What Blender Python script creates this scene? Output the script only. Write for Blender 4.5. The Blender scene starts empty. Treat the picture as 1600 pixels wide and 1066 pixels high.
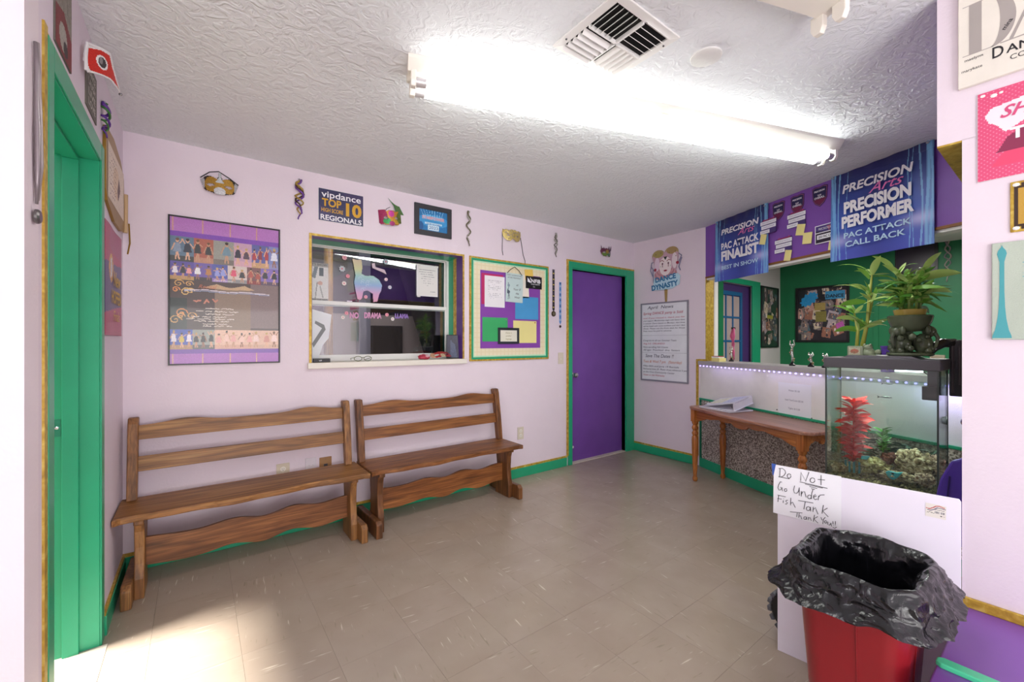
import bpy, bmesh, math, random
import numpy as np
from mathutils import Matrix, Vector, noise
random.seed(7)
SC = bpy.context.scene
COL = SC.collection
PI = math.pi
CZ = 2.44            # ceiling height
# ------------------------------------------------------------------ camera, world, lights, exposure
cam = bpy.data.cameras.new('camera'); cam.sensor_width = 36; cam.lens = 36*660/1600
cam.shift_y = 0.0006; cam.clip_start = .02
camo = bpy.data.objects.new('camera', cam); COL.objects.link(camo)
camo.location = (0, 0, 1.276); camo.rotation_euler = (PI/2, 0, math.radians(53.25-90))
SC.camera = camo
w = bpy.data.worlds.new('world'); SC.world = w; w.use_nodes = True
w.node_tree.nodes['Background'].inputs[0].default_value = (.9, .93, 1, 1)
w.node_tree.nodes['Background'].inputs[1].default_value = .4
SC.view_settings.view_transform = 'Standard'; SC.view_settings.look = 'None'
SC.view_settings.exposure = 0.2; SC.view_settings.gamma = 1; SC.view_settings.use_curve_mapping = False

def light(name, typ, loc, target, energy, color=(1, 1, 1), size=(1, 1), angle=0):
    l = bpy.data.lights.new(name, typ); l.energy = energy; l.color = color
    if typ == 'AREA': l.shape = 'RECTANGLE'; l.size, l.size_y = size
    if typ == 'SUN': l.angle = angle
    o = bpy.data.objects.new(name, l); COL.objects.link(o); o.location = loc
    o.rotation_euler = (Vector(target)-Vector(loc)).to_track_quat('-Z', 'Y').to_euler()
    return o
light('ceiling_fill', 'AREA', (-.2, -2.3, .5), (.3, -1.2, 2.44), 42, (1, .99, .98), (1.4, 1.0))  # added lamp out of view, aimed up to brighten the ceiling
light('left_fill', 'AREA', (-2.9, -1.3, 1.5), (4, 2.2, 1.5), 52, (.97, .98, 1), (2.2, 1.5))  # added fill for the far right wall; no window stands there
light('ceiling_corner_fill', 'AREA', (1.25, -1.0, .4), (1.5, -.4, 2.44), 7, (1, .99, .98), (.8, .8))  # second added lamp, lifts the dark upper right of the ceiling
sd = Vector((1, -.15, -3.5))
light('sun', 'SUN', Vector((-.4, 2.2, 2))-sd*3, (-.4, 2.2, 2), 15, (1, .96, .88), angle=math.radians(11))
light('rear_fill', 'AREA', (.9, -3.2, 1.2), (1.6, 1, 2.2), 70, (1, .99, .97), (4.2, 1.4))  # added soft fill behind the camera; the rear wall has no opening
light('office_fill', 'AREA', (5.3, .9, 2.38), (5.3, .9, 0), 42, (1, .97, .92), (.9, .9))  # unseen lamp added to brighten the office
light('studio_fill', 'AREA', (1.5, 4.1, 2.3), (1.7, 5.2, .6), 16, (.9, .9, 1), (1, 1))  # added to light the partition behind the window, no fitting modelled

# ------------------------------------------------------------------ materials
def s2l(c):
    if isinstance(c, str):
        c = tuple(int(c[i:i+2], 16)/255 for i in (0, 2, 4))
    return tuple(x/12.92 if x <= .04045 else ((x+.055)/1.055)**2.4 for x in c)
MATS = {}
def mk(name):
    m = bpy.data.materials.new(name); m.use_nodes = True
    nt = m.node_tree; return m, nt, nt.nodes['Principled BSDF']
def N(nt, t, **kw):
    n = nt.nodes.new(t)
    for k, v in kw.items():
        if k in n.inputs.keys(): n.inputs[k].default_value = v
        else: setattr(n, k, v)
    return n
def coords(nt, scale=(1, 1, 1)):
    tc = nt.nodes.new('ShaderNodeTexCoord'); mp = nt.nodes.new('ShaderNodeMapping')
    mp.inputs['Scale'].default_value = scale
    nt.links.new(tc.outputs['Object'], mp.inputs[0]); return mp.outputs[0]
def bump(nt, b, src, strength, dist=.002):
    n = N(nt, 'ShaderNodeBump', Strength=strength, Distance=dist)
    nt.links.new(src, n.inputs['Height']); nt.links.new(n.outputs[0], b.inputs['Normal'])
def ramp(nt, src, stops):
    r = nt.nodes.new('ShaderNodeValToRGB'); e = r.color_ramp.elements
    while len(e) < len(stops): e.new(.5)
    for el, (p, c) in zip(e, stops): el.position = p; el.color = (*s2l(c), 1)
    nt.links.new(src, r.inputs[0]); return r.outputs[0]
def plain(name, c, rough=.5, metal=0, bs=0, bscale=200, var=.04, emit=0, spec=.5, bd=.002):
    """paint: slight noise variation of the tone and fine relief"""
    if name in MATS: return MATS[name]
    m, nt, b = mk(name)
    b.inputs['Roughness'].default_value = rough; b.inputs['Metallic'].default_value = metal
    b.inputs['Specular IOR Level'].default_value = spec
    co = coords(nt)
    n = N(nt, 'ShaderNodeTexNoise', Scale=6.0, Detail=3.0); nt.links.new(co, n.inputs['Vector'])
    l = s2l(c) if not isinstance(c, tuple) or True else c
    r = nt.nodes.new('ShaderNodeValToRGB'); e = r.color_ramp.elements
    e[0].position = .3; e[1].position = .7
    e[0].color = (*[x*(1-var) for x in l], 1); e[1].color = (*[min(1, x*(1+var)) for x in l], 1)
    nt.links.new(n.outputs['Fac'], r.inputs[0]); nt.links.new(r.outputs[0], b.inputs['Base Color'])
    if bs:
        n2 = N(nt, 'ShaderNodeTexNoise', Scale=float(bscale), Detail=4.0); nt.links.new(co, n2.inputs['Vector'])
        bump(nt, b, n2.outputs['Fac'], bs, bd)
    if emit:
        b.inputs['Emission Color'].default_value = (*l, 1); b.inputs['Emission Strength'].default_value = emit
    MATS[name] = m; return m
def wood(name, c1, c2, c3, axis=0, rough=.45, sc=1.0):
    m, nt, b = mk(name); s = [16*sc]*3; s[axis] = 1.3*sc
    co = coords(nt, tuple(s))
    oi = nt.nodes.new('ShaderNodeObjectInfo')
    n = N(nt, 'ShaderNodeTexNoise', Scale=1.6, Detail=6.0, Distortion=1.2, noise_dimensions='4D')
    ml = N(nt, 'ShaderNodeMath', operation='MULTIPLY'); ml.inputs[1].default_value = 13.7
    nt.links.new(oi.outputs['Random'], ml.inputs[0]); nt.links.new(ml.outputs[0], n.inputs['W'])
    nt.links.new(co, n.inputs['Vector'])
    c = ramp(nt, n.outputs['Fac'], [(.28, c1), (.5, c2), (.72, c3)])
    s2 = [70*sc]*3; s2[axis] = 2.*sc
    co2 = coords(nt, tuple(s2)); n2 = N(nt, 'ShaderNodeTexNoise', Scale=2.0, Detail=3.0); nt.links.new(co2, n2.inputs['Vector'])
    mx = N(nt, 'ShaderNodeMix', data_type='RGBA', blend_type='MULTIPLY'); mx.inputs[0].default_value = .55
    g = ramp(nt, n2.outputs['Fac'], [(.35, (.55, .5, .45)), (.6, (1, 1, 1))])
    nt.links.new(c, mx.inputs[6]); nt.links.new(g, mx.inputs[7]); nt.links.new(mx.outputs[2], b.inputs['Base Color'])
    b.inputs['Roughness'].default_value = rough; bump(nt, b, n2.outputs['Fac'], .25, .001)
    MATS[name] = m; return m
def goldmat(name='gold_paint'):
    m, nt, b = mk(name); co = coords(nt)
    n = N(nt, 'ShaderNodeTexNoise', Scale=38.0, Detail=5.0, Distortion=.6); nt.links.new(co, n.inputs['Vector'])
    c = ramp(nt, n.outputs['Fac'], [(.3, 'a8852c'), (.52, 'c6a23c'), (.72, 'dcc468')])
    nt.links.new(c, b.inputs['Base Color']); b.inputs['Roughness'].default_value = .42; b.inputs['Metallic'].default_value = .25
    bump(nt, b, n.outputs['Fac'], .4, .003); MATS[name] = m; return m
def vcmat(name, rough=.5, coat=0, metal=0):
    m, nt, b = mk(name); a = N(nt, 'ShaderNodeAttribute', attribute_name='ink')
    nt.links.new(a.outputs['Color'], b.inputs['Base Color']); b.inputs['Roughness'].default_value = rough
    b.inputs['Coat Weight'].default_value = coat; b.inputs['Coat Roughness'].default_value = .05; b.inputs['Metallic'].default_value = metal
    MATS[name] = m; return m
def glassmat(name, tint, refl, rough=0.0):
    m = bpy.data.materials.new(name); m.use_nodes = True; nt = m.node_tree; nt.nodes.clear()
    o = nt.nodes.new('ShaderNodeOutputMaterial'); t = nt.nodes.new('ShaderNodeBsdfTransparent'); g = nt.nodes.new('ShaderNodeBsdfGlossy')
    t.inputs[0].default_value = (*tint, 1); g.inputs['Roughness'].default_value = rough
    lw = N(nt, 'ShaderNodeLayerWeight', Blend=.25); ad = N(nt, 'ShaderNodeMath', operation='ADD', use_clamp=True); ad.inputs[1].default_value = refl
    mm = N(nt, 'ShaderNodeMath', operation='MULTIPLY'); mm.inputs[1].default_value = .6
    nt.links.new(lw.outputs['Fresnel'], mm.inputs[0]); nt.links.new(mm.outputs[0], ad.inputs[0])
    mx = nt.nodes.new('ShaderNodeMixShader'); nt.links.new(ad.outputs[0], mx.inputs[0])
    nt.links.new(t.outputs[0], mx.inputs[1]); nt.links.new(g.outputs[0], mx.inputs[2]); nt.links.new(mx.outputs[0], o.inputs[0])
    MATS[name] = m; return m
def floormat():
    m, nt, b = mk('vinyl_tile'); tc = nt.nodes.new('ShaderNodeTexCoord'); oi = nt.nodes.new('ShaderNodeObjectInfo')
    gt = N(nt, 'ShaderNodeMath', operation='GREATER_THAN'); gt.inputs[1].default_value = .5
    nt.links.new(oi.outputs['Random'], gt.inputs[0])
    an = N(nt, 'ShaderNodeMath', operation='MULTIPLY_ADD'); an.inputs[1].default_value = PI/2; an.inputs[2].default_value = .12
    nt.links.new(gt.outputs[0], an.inputs[0])
    vr = N(nt, 'ShaderNodeVectorRotate', rotation_type='Z_AXIS'); nt.links.new(tc.outputs['Object'], vr.inputs['Vector']); nt.links.new(an.outputs[0], vr.inputs['Angle'])
    ml = N(nt, 'ShaderNodeMath', operation='MULTIPLY'); ml.inputs[1].default_value = 77.; nt.links.new(oi.outputs['Random'], ml.inputs[0])
    def streak(sc, lo, hi, woff):
        mp = nt.nodes.new('ShaderNodeMapping'); mp.inputs['Scale'].default_value = sc; mp.inputs['Location'].default_value = (woff, woff, 0)
        nt.links.new(vr.outputs[0], mp.inputs[0])
        n = N(nt, 'ShaderNodeTexNoise', Scale=1.0, Detail=2.0, noise_dimensions='4D'); nt.links.new(mp.outputs[0], n.inputs['Vector']); nt.links.new(ml.outputs[0], n.inputs['W'])
        r = N(nt, 'ShaderNodeMapRange'); r.inputs[1].default_value = lo; r.inputs[2].default_value = hi; nt.links.new(n.outputs['Fac'], r.inputs[0]); return r.outputs[0]
    base = N(nt, 'ShaderNodeTexNoise', Scale=5.0, Detail=3.0, noise_dimensions='4D'); nt.links.new(tc.outputs['Object'], base.inputs['Vector']); nt.links.new(ml.outputs[0], base.inputs['W'])
    c0 = ramp(nt, base.outputs['Fac'], [(.3, 'a29283'), (.7, 'ab9c8d')])
    m1 = N(nt, 'ShaderNodeMix', data_type='RGBA'); m1.inputs[7].default_value = (*s2l('cdc0ae'), 1)
    nt.links.new(streak((8, 90, 1), .66, .73, 0), m1.inputs[0]); nt.links.new(c0, m1.inputs[6])
    m2 = N(nt, 'ShaderNodeMix', data_type='RGBA'); m2.inputs[7].default_value = (*s2l('978a79'), 1)
    nt.links.new(streak((12, 90, 1), .64, .74, 5), m2.inputs[0]); nt.links.new(m1.outputs[2], m2.inputs[6])
    nt.links.new(m2.outputs[2], b.inputs['Base Color'])
    b.inputs['Roughness'].default_value = .22; b.inputs['Specular IOR Level'].default_value = .5
    n = N(nt, 'ShaderNodeTexNoise', Scale=9.0, Detail=2.0); nt.links.new(tc.outputs['Object'], n.inputs['Vector']); bump(nt, b, n.outputs['Fac'], .10, .01)
    MATS['floor'] = m; return m
def ceilmat():
    m, nt, b = mk('knockdown_ceiling'); co = coords(nt)
    n = N(nt, 'ShaderNodeTexNoise', Scale=21.0, Detail=4.5, Distortion=1.4, Roughness=.52); nt.links.new(co, n.inputs['Vector'])
    r = N(nt, 'ShaderNodeMapRange'); r.inputs[1].default_value = .42; r.inputs[2].default_value = .6; nt.links.new(n.outputs['Fac'], r.inputs[0])
    bump(nt, b, r.outputs[0], .5, .007)
    b.inputs['Base Color'].default_value = (*s2l('eaecf0'), 1); b.inputs['Roughness'].default_value = .75
    MATS['ceiling'] = m; return m

PINK = plain('pink_wall_paint', 'e8dae5', .55, bs=.35, bscale=90, var=.012, bd=.003)
GREEN = plain('green_trim_paint', '23a377', .32, bs=.1, bscale=30, var=.05)
GREEN2 = plain('dark_green_wall_paint', '14764a', .5, bs=.2, bscale=60, var=.05)
PURPLE = plain('purple_paint', '7447a0', .42, bs=.15, bscale=120, var=.05)
PURPLEW = plain('purple_soffit_paint', '8050ac', .45, bs=.15, bscale=120, var=.04)
GOLD = goldmat()
WHITE = plain('white_paint', 'f0eeec', .4, var=.01)
CREAM = plain('cream_enamel', 'ece6dc', .35, var=.02)
BLACK = plain('black_plastic', '17171a', .35, var=.05)
DGREY = plain('dark_grey_plastic', '4b4a50', .4, var=.05)
CHROME = plain('brushed_chrome', 'c8c8cc', .2, metal=1, var=.05)
PAPER = plain('white_paper', 'f3f2f8', .6, var=.01)
YELLOWP = plain('pale_yellow_paper', 'f2e69a', .6, var=.02)
BEIGE = plain('beige_plastic', 'd8cdbd', .4, var=.03)
INK = plain('black_ink', '1c1a20', .5, var=.02)
WHITEINK = plain('white_ink', 'f6f4fa', .5, var=.01)
PRINT = vcmat('matte_print', .55); GLOSSY = vcmat('glossy_print', .3, .6); SATIN = vcmat('satin_vinyl_print', .4, .15); GLITTER = vcmat('glitter_print', .35, .3, .3)
WINGLASS = glassmat('window_glass', (.86, .9, .9), .12)
TANKGLASS = glassmat('aquarium_glass', (.93, .98, .95), .03)
CLEAR = glassmat('clear_acrylic', (.97, .97, .97), .06)
floormat(); ceilmat()

# ------------------------------------------------------------------ builders
class MB:
    def __init__(s): s.v = []; s.f = []
    def add(s, vs, fs):
        o = len(s.v); s.v += [tuple(v) for v in vs]; s.f += [tuple(i+o for i in f) for f in fs]; return s
    def box(s, x0, x1, y0, y1, z0, z1):
        return s.add([(x0, y0, z0), (x1, y0, z0), (x1, y1, z0), (x0, y1, z0), (x0, y0, z1), (x1, y0, z1), (x1, y1, z1), (x0, y1, z1)],
                     [(3, 2, 1, 0), (4, 5, 6, 7), (0, 1, 5, 4), (1, 2, 6, 5), (2, 3, 7, 6), (3, 0, 4, 7)])
    def prism(s, pts, a, b, axis='z'):
        """outline extruded from a to b; axis z: (x,y), y: (x,z), x: (y,z)"""
        f = {'z': lambda p, q: (p[0], p[1], q), 'y': lambda p, q: (p[0], q, p[1]), 'x': lambda p, q: (q, p[0], p[1])}[axis]
        n = len(pts); vs = [f(p, a) for p in pts]+[f(p, b) for p in pts]
        fs = [tuple(range(n))[::-1], tuple(range(n, 2*n))]+[(i, (i+1) % n, n+(i+1) % n, n+i) for i in range(n)]
        return s.add(vs, fs)
    def tube(s, path, r, seg=8, cap=True):
        P = [Vector(p) for p in path]; n = len(P); R = r if hasattr(r, '__len__') else [r]*n
        rings = []; prev = None
        for i, p in enumerate(P):
            t = (P[min(i+1, n-1)]-P[max(i-1, 0)])
            t = t.normalized() if t.length > 1e-9 else Vector((0, 0, 1))
            if prev is None:
                a = Vector((0, 0, 1)) if abs(t.z) < .9 else Vector((1, 0, 0)); u = t.cross(a).normalized()
            else: u = (prev-t*prev.dot(t)); u = u.normalized() if u.length > 1e-6 else t.orthogonal().normalized()
            prev = u; v = t.cross(u)
            rings.append([p+(u*math.cos(2*PI*k/seg)+v*math.sin(2*PI*k/seg))*R[i] for k in range(seg)])
        vs = [q for g in rings for q in g]; fs = []
        for i in range(n-1):
            for k in range(seg): fs.append((i*seg+k, i*seg+(k+1) % seg, (i+1)*seg+(k+1) % seg, (i+1)*seg+k))
        if cap: fs += [tuple(range(seg))[::-1], tuple(range((n-1)*seg, n*seg))]
        return s.add(vs, fs)
    def lathe(s, prof, seg=20, c=(0, 0, 0), axis='z'):
        vs = []; fs = []
        for r, h in prof:
            for k in range(seg):
                a = 2*PI*k/seg; x, y = r*math.cos(a), r*math.sin(a)
                q = {'z': (x, y, h), 'y': (x, h, -y), 'x': (h, x, y)}[axis]
                vs.append((c[0]+q[0], c[1]+q[1], c[2]+q[2]))
        n = len(prof)
        for i in range(n-1):
            for k in range(seg): fs.append((i*seg+k, i*seg+(k+1) % seg, (i+1)*seg+(k+1) % seg, (i+1)*seg+k))
        fs += [tuple(range(seg))[::-1], tuple(range((n-1)*seg, n*seg))]
        return s.add(vs, fs)
    def ball(s, c, r, seg=12, rings=8, jit=0, seed=0, fr=3.0):
        R = r if hasattr(r, '__len__') else (r, r, r); vs = []; fs = []
        for i in range(rings+1):
            th = PI*i/rings
            for k in range(seg):
                a = 2*PI*k/seg; d = Vector((math.sin(th)*math.cos(a), math.sin(th)*math.sin(a), math.cos(th)))
                m = 1+jit*noise.noise(d*fr+Vector((seed*3.1, seed, 0)))*2 if jit else 1
                vs.append((c[0]+d.x*R[0]*m, c[1]+d.y*R[1]*m, c[2]+d.z*R[2]*m))
        for i in range(rings):
            for k in range(seg): fs.append((i*seg+k, (i+1)*seg+k, (i+1)*seg+(k+1) % seg, i*seg+(k+1) % seg))
        return s.add(vs, fs)
    def strip(s, path, wid, side):
        """flat blade along a path; wid per point; side vector"""
        sd_ = Vector(side).normalized(); vs = []; fs = []
        for p, q in zip(path, wid):
            p = Vector(p); vs += [p-sd_*q/2, p+Vector((0, 0, -q*.12)), p+sd_*q/2]
        for i in range(len(path)-1):
            for k in (0, 1): fs.append((i*3+k, i*3+k+1, i*3+k+4, i*3+k+3))
        return s.add(vs, fs)
    def build(s, name, mat, parent=None, smooth=False, bev=0, M=None, weld=False):
        me = bpy.data.meshes.new(name); me.from_pydata(s.v, [], s.f); me.update()
        if weld or smooth:
            bm = bmesh.new(); bm.from_mesh(me); bmesh.ops.remove_doubles(bm, verts=bm.verts, dist=1e-6)
            bmesh.ops.recalc_face_normals(bm, faces=bm.faces); bm.to_mesh(me); bm.free()
        if smooth:
            me.polygons.foreach_set('use_smooth', [True]*len(me.polygons))
            if smooth != 'all': me.set_sharp_from_angle(angle=math.radians(40))
        me.materials.append(mat)
        o = bpy.data.objects.new(name, me); COL.objects.link(o)
        if parent: o.parent = parent
        if M is not None: o.matrix_local = M
        if bev:
            b = o.modifiers.new('bevel', 'BEVEL'); b.width = bev; b.segments = 2; b.limit_method = 'ANGLE'
        return o
def B(x0, x1, y0, y1, z0, z1): return MB().box(x0, x1, y0, y1, z0, z1)
def struct(o): o['kind'] = 'structure'; return o
def tag(o, label, cat, group=None, kind=None):
    o['label'] = label; o['category'] = cat
    if group: o['group'] = group
    if kind: o['kind'] = kind
    return o
def thing(name, label, cat, M=None, group=None):
    o = bpy.data.objects.new(name, None); COL.objects.link(o); o.empty_display_size = .05
    if M is not None: o.matrix_world = M
    return tag(o, label, cat, group)
def basis(o, X, Z):
    X = Vector(X).normalized(); Z = Vector(Z).normalized(); Y = Z.cross(X)
    return Matrix(((X.x, Y.x, Z.x, o[0]), (X.y, Y.y, Z.y, o[1]), (X.z, Y.z, Z.z, o[2]), (0, 0, 0, 1)))
SA, SB = .38268, .92388
def PL(k, u, v, w=0):
    """frame on a wall: local x runs to the right along the wall, y up, z out of the wall"""
    if k == 'B': return basis((u, 3.148-w, v), (1, 0, 0), (0, -1, 0))
    if k == 'O': return basis((u, 2.657-w, v), (1, 0, 0), (0, -1, 0))
    if k == 'R': return basis((4.148-w, u, v), (0, -1, 0), (-1, 0, 0))
    if k == 'P': return basis((2.003-w, u, v), (0, -1, 0), (-1, 0, 0))
    if k == 'G': return basis((6.98-w, u, v), (0, -1, 0), (-1, 0, 0))
    if k == 'L': return basis((-.326+w, u, v), (0, 1, 0), (1, 0, 0))
    y0 = 2.264 if k == 'S' else 2.336
    return basis((4.148-SA*u-SB*w, y0-SB*u+SA*w, v), (-SA, -SB, 0), (-SB, SA, 0))
def T(x=0, y=0, z=0, rz=0): return Matrix.Translation((x, y, z)) @ Matrix.Rotation(rz, 4, 'Z')

# raster painter: a small canvas whose cells become coloured faces of a flat print
def inside(pts, X, Y):
    r = np.zeros(X.shape, bool); n = len(pts)
    for i in range(n):
        x0, y0 = pts[i]; x1, y1 = pts[(i+1) % n]
        if y0 == y1: continue
        c = ((y0 > Y) != (y1 > Y)) & (X < (x1-x0)*(Y-y0)/(y1-y0)+x0); r ^= c
    return r
class Cv:
    """canvas of w x h cells, coordinates 0..1 in x and 0..1 in y (y up)"""
    def __init__(s, w, h, bg=None):
        s.w, s.h = w, h; s.c = np.zeros((h, w, 3)); s.a = np.zeros((h, w), bool)
        s.X, s.Y = np.meshgrid((np.arange(w)+.5)/w, (np.arange(h)+.5)/h)
        if bg: s.c[:] = s2l(bg); s.a[:] = True
    def put(s, m, c): s.c[m] = s2l(c); s.a |= m; return s
    def rect(s, x0, y0, x1, y1, c): return s.put((s.X >= x0) & (s.X <= x1) & (s.Y >= y0) & (s.Y <= y1), c)
    def ell(s, x, y, rx, ry, c): return s.put(((s.X-x)/rx)**2+((s.Y-y)/ry)**2 <= 1, c)
    def poly(s, p, c): return s.put(inside(p, s.X, s.Y), c)
    def cut(s, m): s.a &= ~m; return s
    def cutell(s, x, y, rx, ry): return s.cut(((s.X-x)/rx)**2+((s.Y-y)/ry)**2 <= 1)
    def line(s, p, wd, c):
        asp = s.w/s.h
        for (x0, y0), (x1, y1) in zip(p, p[1:]):
            dx, dy = (x1-x0)*asp, y1-y0; L2 = dx*dx+dy*dy+1e-12
            t = np.clip((((s.X-x0)*asp)*dx+(s.Y-y0)*dy)/L2, 0, 1)
            s.put((((s.X-x0)*asp-t*dx)**2+(s.Y-y0-t*dy)**2) <= (wd/2)**2, c)
        return s
    def speck(s, amt, seed=0, mask=None):
        r = np.random.RandomState(seed).uniform(1-amt, 1+amt, (s.h, s.w, 1))
        m = s.a if mask is None else mask; s.c[m] = np.clip(s.c*r, 0, 1)[m]; return s
    def photo(s, x0, y0, x1, y1, back, floor, folk, n=3, seed=0):
        """a snapshot: backdrop, stage floor and n dancers"""
        r = random.Random(seed); s.rect(x0, y0, x1, y1, back); H = y1-y0; W = x1-x0
        s.rect(x0, y0, x1, y0+H*.22, floor)
        for i in range(n):
            cx = x0+W*(i+.5+r.uniform(-.15, .15))/n; bw = min(W/n*.36, H*.15*s.h/s.w); h = H*r.uniform(.68, .85); b = y0+H*.1; c = folk[i % len(folk)]
            k = r.choice(['c99878', 'e0b090', '9a6a50'])
            s.line([(cx-bw*.4, b), (cx, b+h*.45)], H*.05, k); s.line([(cx+bw*.4, b), (cx, b+h*.45)], H*.05, k)
            s.poly([(cx-bw, b+h*.35), (cx+bw, b+h*.35), (cx+bw*.6, b+h*.8), (cx-bw*.6, b+h*.8)], c)
            s.line([(cx-bw*.6, b+h*.78), (cx-bw*1.3, b+h*r.uniform(.4, 1))], H*.04, k); s.line([(cx+bw*.6, b+h*.78), (cx+bw*1.3, b+h*r.uniform(.4, 1))], H*.04, k)
            s.ell(cx, b+h*.92, bw*.42, h*.11, k); s.ell(cx, b+h*.97, bw*.42, h*.07, r.choice(['2a1a14', '6a4424', 'c0a060']))
    def scrib(s, x0, x1, y, h, c, seed=0, wd=.008, slope=0):
        """a line of small handwriting"""
        r = random.Random(seed); x = x0
        while x < x1:
            L = min(r.uniform(.05, .14), x1-x); p = []; q = x
            while q < x+L:
                p.append((q, y+slope*(q-x0)+r.uniform(-.5, .5)*h)); q += .008+.5*h*s.h/s.w*.5
            if len(p) > 1: s.line(p, wd, c)
            x += L+.02
        return s
    def mesh(s, name, W, H, mat, parent, z=.001, bend=0, thick=0, M=None, flag=None):
        w, h = s.w, s.h; xs = np.linspace(-W/2, W/2, w+1); ys = np.linspace(-H/2, H/2, h+1)
        GX, GY = np.meshgrid(xs, ys); GZ = np.full(GX.shape, z)
        if bend: GZ = GZ+bend*(1-(2*GX/W)**2)
        if flag is not None: GZ = GZ+flag(GX/W+.5, GY/H+.5)
        V = np.stack([GX, GY, GZ], -1).reshape(-1, 3)
        J, I = np.nonzero(s.a); a = J*(w+1)+I
        Fc = np.stack([a, a+1, a+w+2, a+w+1], -1)
        used, inv = np.unique(Fc, return_inverse=True); V = V[used]; Fc = inv.reshape(-1, 4)
        me = bpy.data.meshes.new(name); me.from_pydata(V.tolist(), [], Fc.tolist())
        at = me.color_attributes.new('ink', 'FLOAT_COLOR', 'CORNER')
        col = np.ones((len(Fc), 4, 4), np.float32); col[:, :, :3] = s.c[J, I][:, None, :]
        at.data.foreach_set('color', col.ravel()); me.materials.append(mat)
        me.polygons.foreach_set('use_smooth', [True]*len(me.polygons)); me.update()
        o = bpy.data.objects.new(name, me); COL.objects.link(o)
        if parent: o.parent = parent
        if M is not None: o.matrix_local = M
        if thick: m = o.modifiers.new('solid', 'SOLIDIFY'); m.thickness = thick; m.offset = -1
        return o
def text(s, h, mat, parent, x=0, y=0, z=.002, w=None, bold=0, shear=0, align='C', rot=0, name='lettering', sp=1.0, ext=.0002, M=None):
    """lettering cut as a thin mesh; h is the capital height, w the fitted width"""
    cu = bpy.data.curves.new(name, 'FONT'); cu.body = s; cu.size = 1; cu.shear = shear; cu.offset = bold; cu.extrude = 0; cu.resolution_u = 3; cu.space_character = sp
    t = bpy.data.objects.new('tmp', cu); COL.objects.link(t)
    dg = bpy.context.evaluated_depsgraph_get(); me = bpy.data.meshes.new_from_object(t.evaluated_get(dg))
    bpy.data.objects.remove(t); bpy.data.curves.remove(cu)
    n = len(me.vertices); co = np.empty(n*3, np.float32); me.vertices.foreach_get('co', co); co = co.reshape(-1, 3)
    x0, x1 = co[:, 0].min(), co[:, 0].max(); k = h/.69; lines = s.count('\n')
    co[:, 0] -= (x0+x1)/2 if align == 'C' else x0
    co[:, 1] -= (.345-lines*.5) if align == 'C' else 0
    kx = (w/(x1-x0)) if w else k
    co[:, 0] *= kx; co[:, 1] *= k; co[:, 2] = 0
    me.vertices.foreach_set('co', co.ravel()); me.materials.clear(); me.materials.append(mat); me.update(); me.name = name
    o = bpy.data.objects.new(name, me); COL.objects.link(o); o.parent = parent
    o.matrix_local = (M if M is not None else Matrix.Identity(4)) @ T(x, y, z, rot)
    return o
def frame_rect(W, H, b, z0, z1):
    """four mitred bars round an opening of outer size W x H"""
    m = MB(); w, h = W/2, H/2
    o = [(-w, -h), (w, -h), (w, h), (-w, h)]; i = [(-w+b, -h+b), (w-b, -h+b), (w-b, h-b), (-w+b, h-b)]
    for k in range(4):
        a, c = k, (k+1) % 4; m.prism([o[a], o[c], i[c], i[a]], z0, z1)
    return m
# ------------------------------------------------------------------ room shell
fl = struct(B(-3.2, 7.2, -3.6, 3.3, -.1, -.0025).build('floor', plain('floor_adhesive', '857869', .8)))
tile = None; r_ = random.Random(3)
for i in range(-3, 17):
    for j in range(-8, 12):
        x, y = .148+.3048*(i-.5), 2.035+.3048*(j-8+.5)
        if x < -.6 or y > 3.30 or y < -.35 or x > 4.2: continue
        if y > 3.15-.1 and x > 4.0: pass
        # keep the tiles on the camera's side of the low wall
        if (x-4.148)*SB-(y-2.336)*SA > .1: continue
        if x < -.5 and (y < 1.6 or y > 2.55): continue
        if tile is None:
            h = .1522
            m = MB().add([(-h, -h, -.0025), (h, -h, -.0025), (h, h, -.0025), (-h, h, -.0025), (-h+.0002, -h+.0002, 0), (h-.0002, -h+.0002, 0), (h-.0002, h-.0002, 0), (-h+.0002, h-.0002, 0)],
                         [(4, 5, 6, 7), (0, 1, 5, 4), (1, 2, 6, 5), (2, 3, 7, 6), (3, 0, 4, 7)])
            tile = m.build('floor_tile', MATS['floor'], fl); o = tile
        else: o = tile.copy(); COL.objects.link(o)
        o.location = (x, y, r_.uniform(0, .0002)); o.parent = fl
struct(MB().box(-.461, 7.2, 1.55, 3.42, CZ, CZ+.1).box(-3.2, 7.2, -3.6, 1.55, CZ, CZ+.1).build('ceiling', MATS['ceiling']))
m = MB()
WX0, WX1, WZ0, WZ1 = .632, 1.822, 1.130, 2.006
y0, y1 = 3.148, 3.40
m.box(-.46, WX0, y0, y1, 0, CZ); m.box(WX0, WX1, y0, y1, 0, WZ0-.035); m.box(WX0, WX1, y0, y1, WZ1, CZ)
m.box(WX1, 3.123, y0, y1, 0, CZ); m.box(3.123, 3.99, y0, y1, 2.03, CZ); m.box(3.99, 4.298, y0, y1, 0, CZ)
struct(m.build('wall_back', PINK))
m = MB(); x0, x1 = -.461, -.326
m.box(x0, x1, 1.60, 1.70, 0, CZ); m.box(x0, x1, 1.70, 2.47, 2.05, CZ); m.box(x0, x1, 2.47, 3.148, 0, CZ)
struct(m.build('wall_left', PINK))
struct(B(-3.2, -.326, 1.488, 1.60, 0, CZ).build('wall_left_return', plain('lit_pink_wall_paint', 'f0e2e8', .55, bs=.3, bscale=90, var=.012, bd=.003)))  # the wall pink made paler, light from behind put into the colour
struct(B(4.148, 4.298, 2.264, 3.148, 0, CZ).build('wall_right', PINK))
struct(B(-3.2, -3.1, -3.6, 1.488, 0, CZ).build('wall_far_left', PINK))
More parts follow.
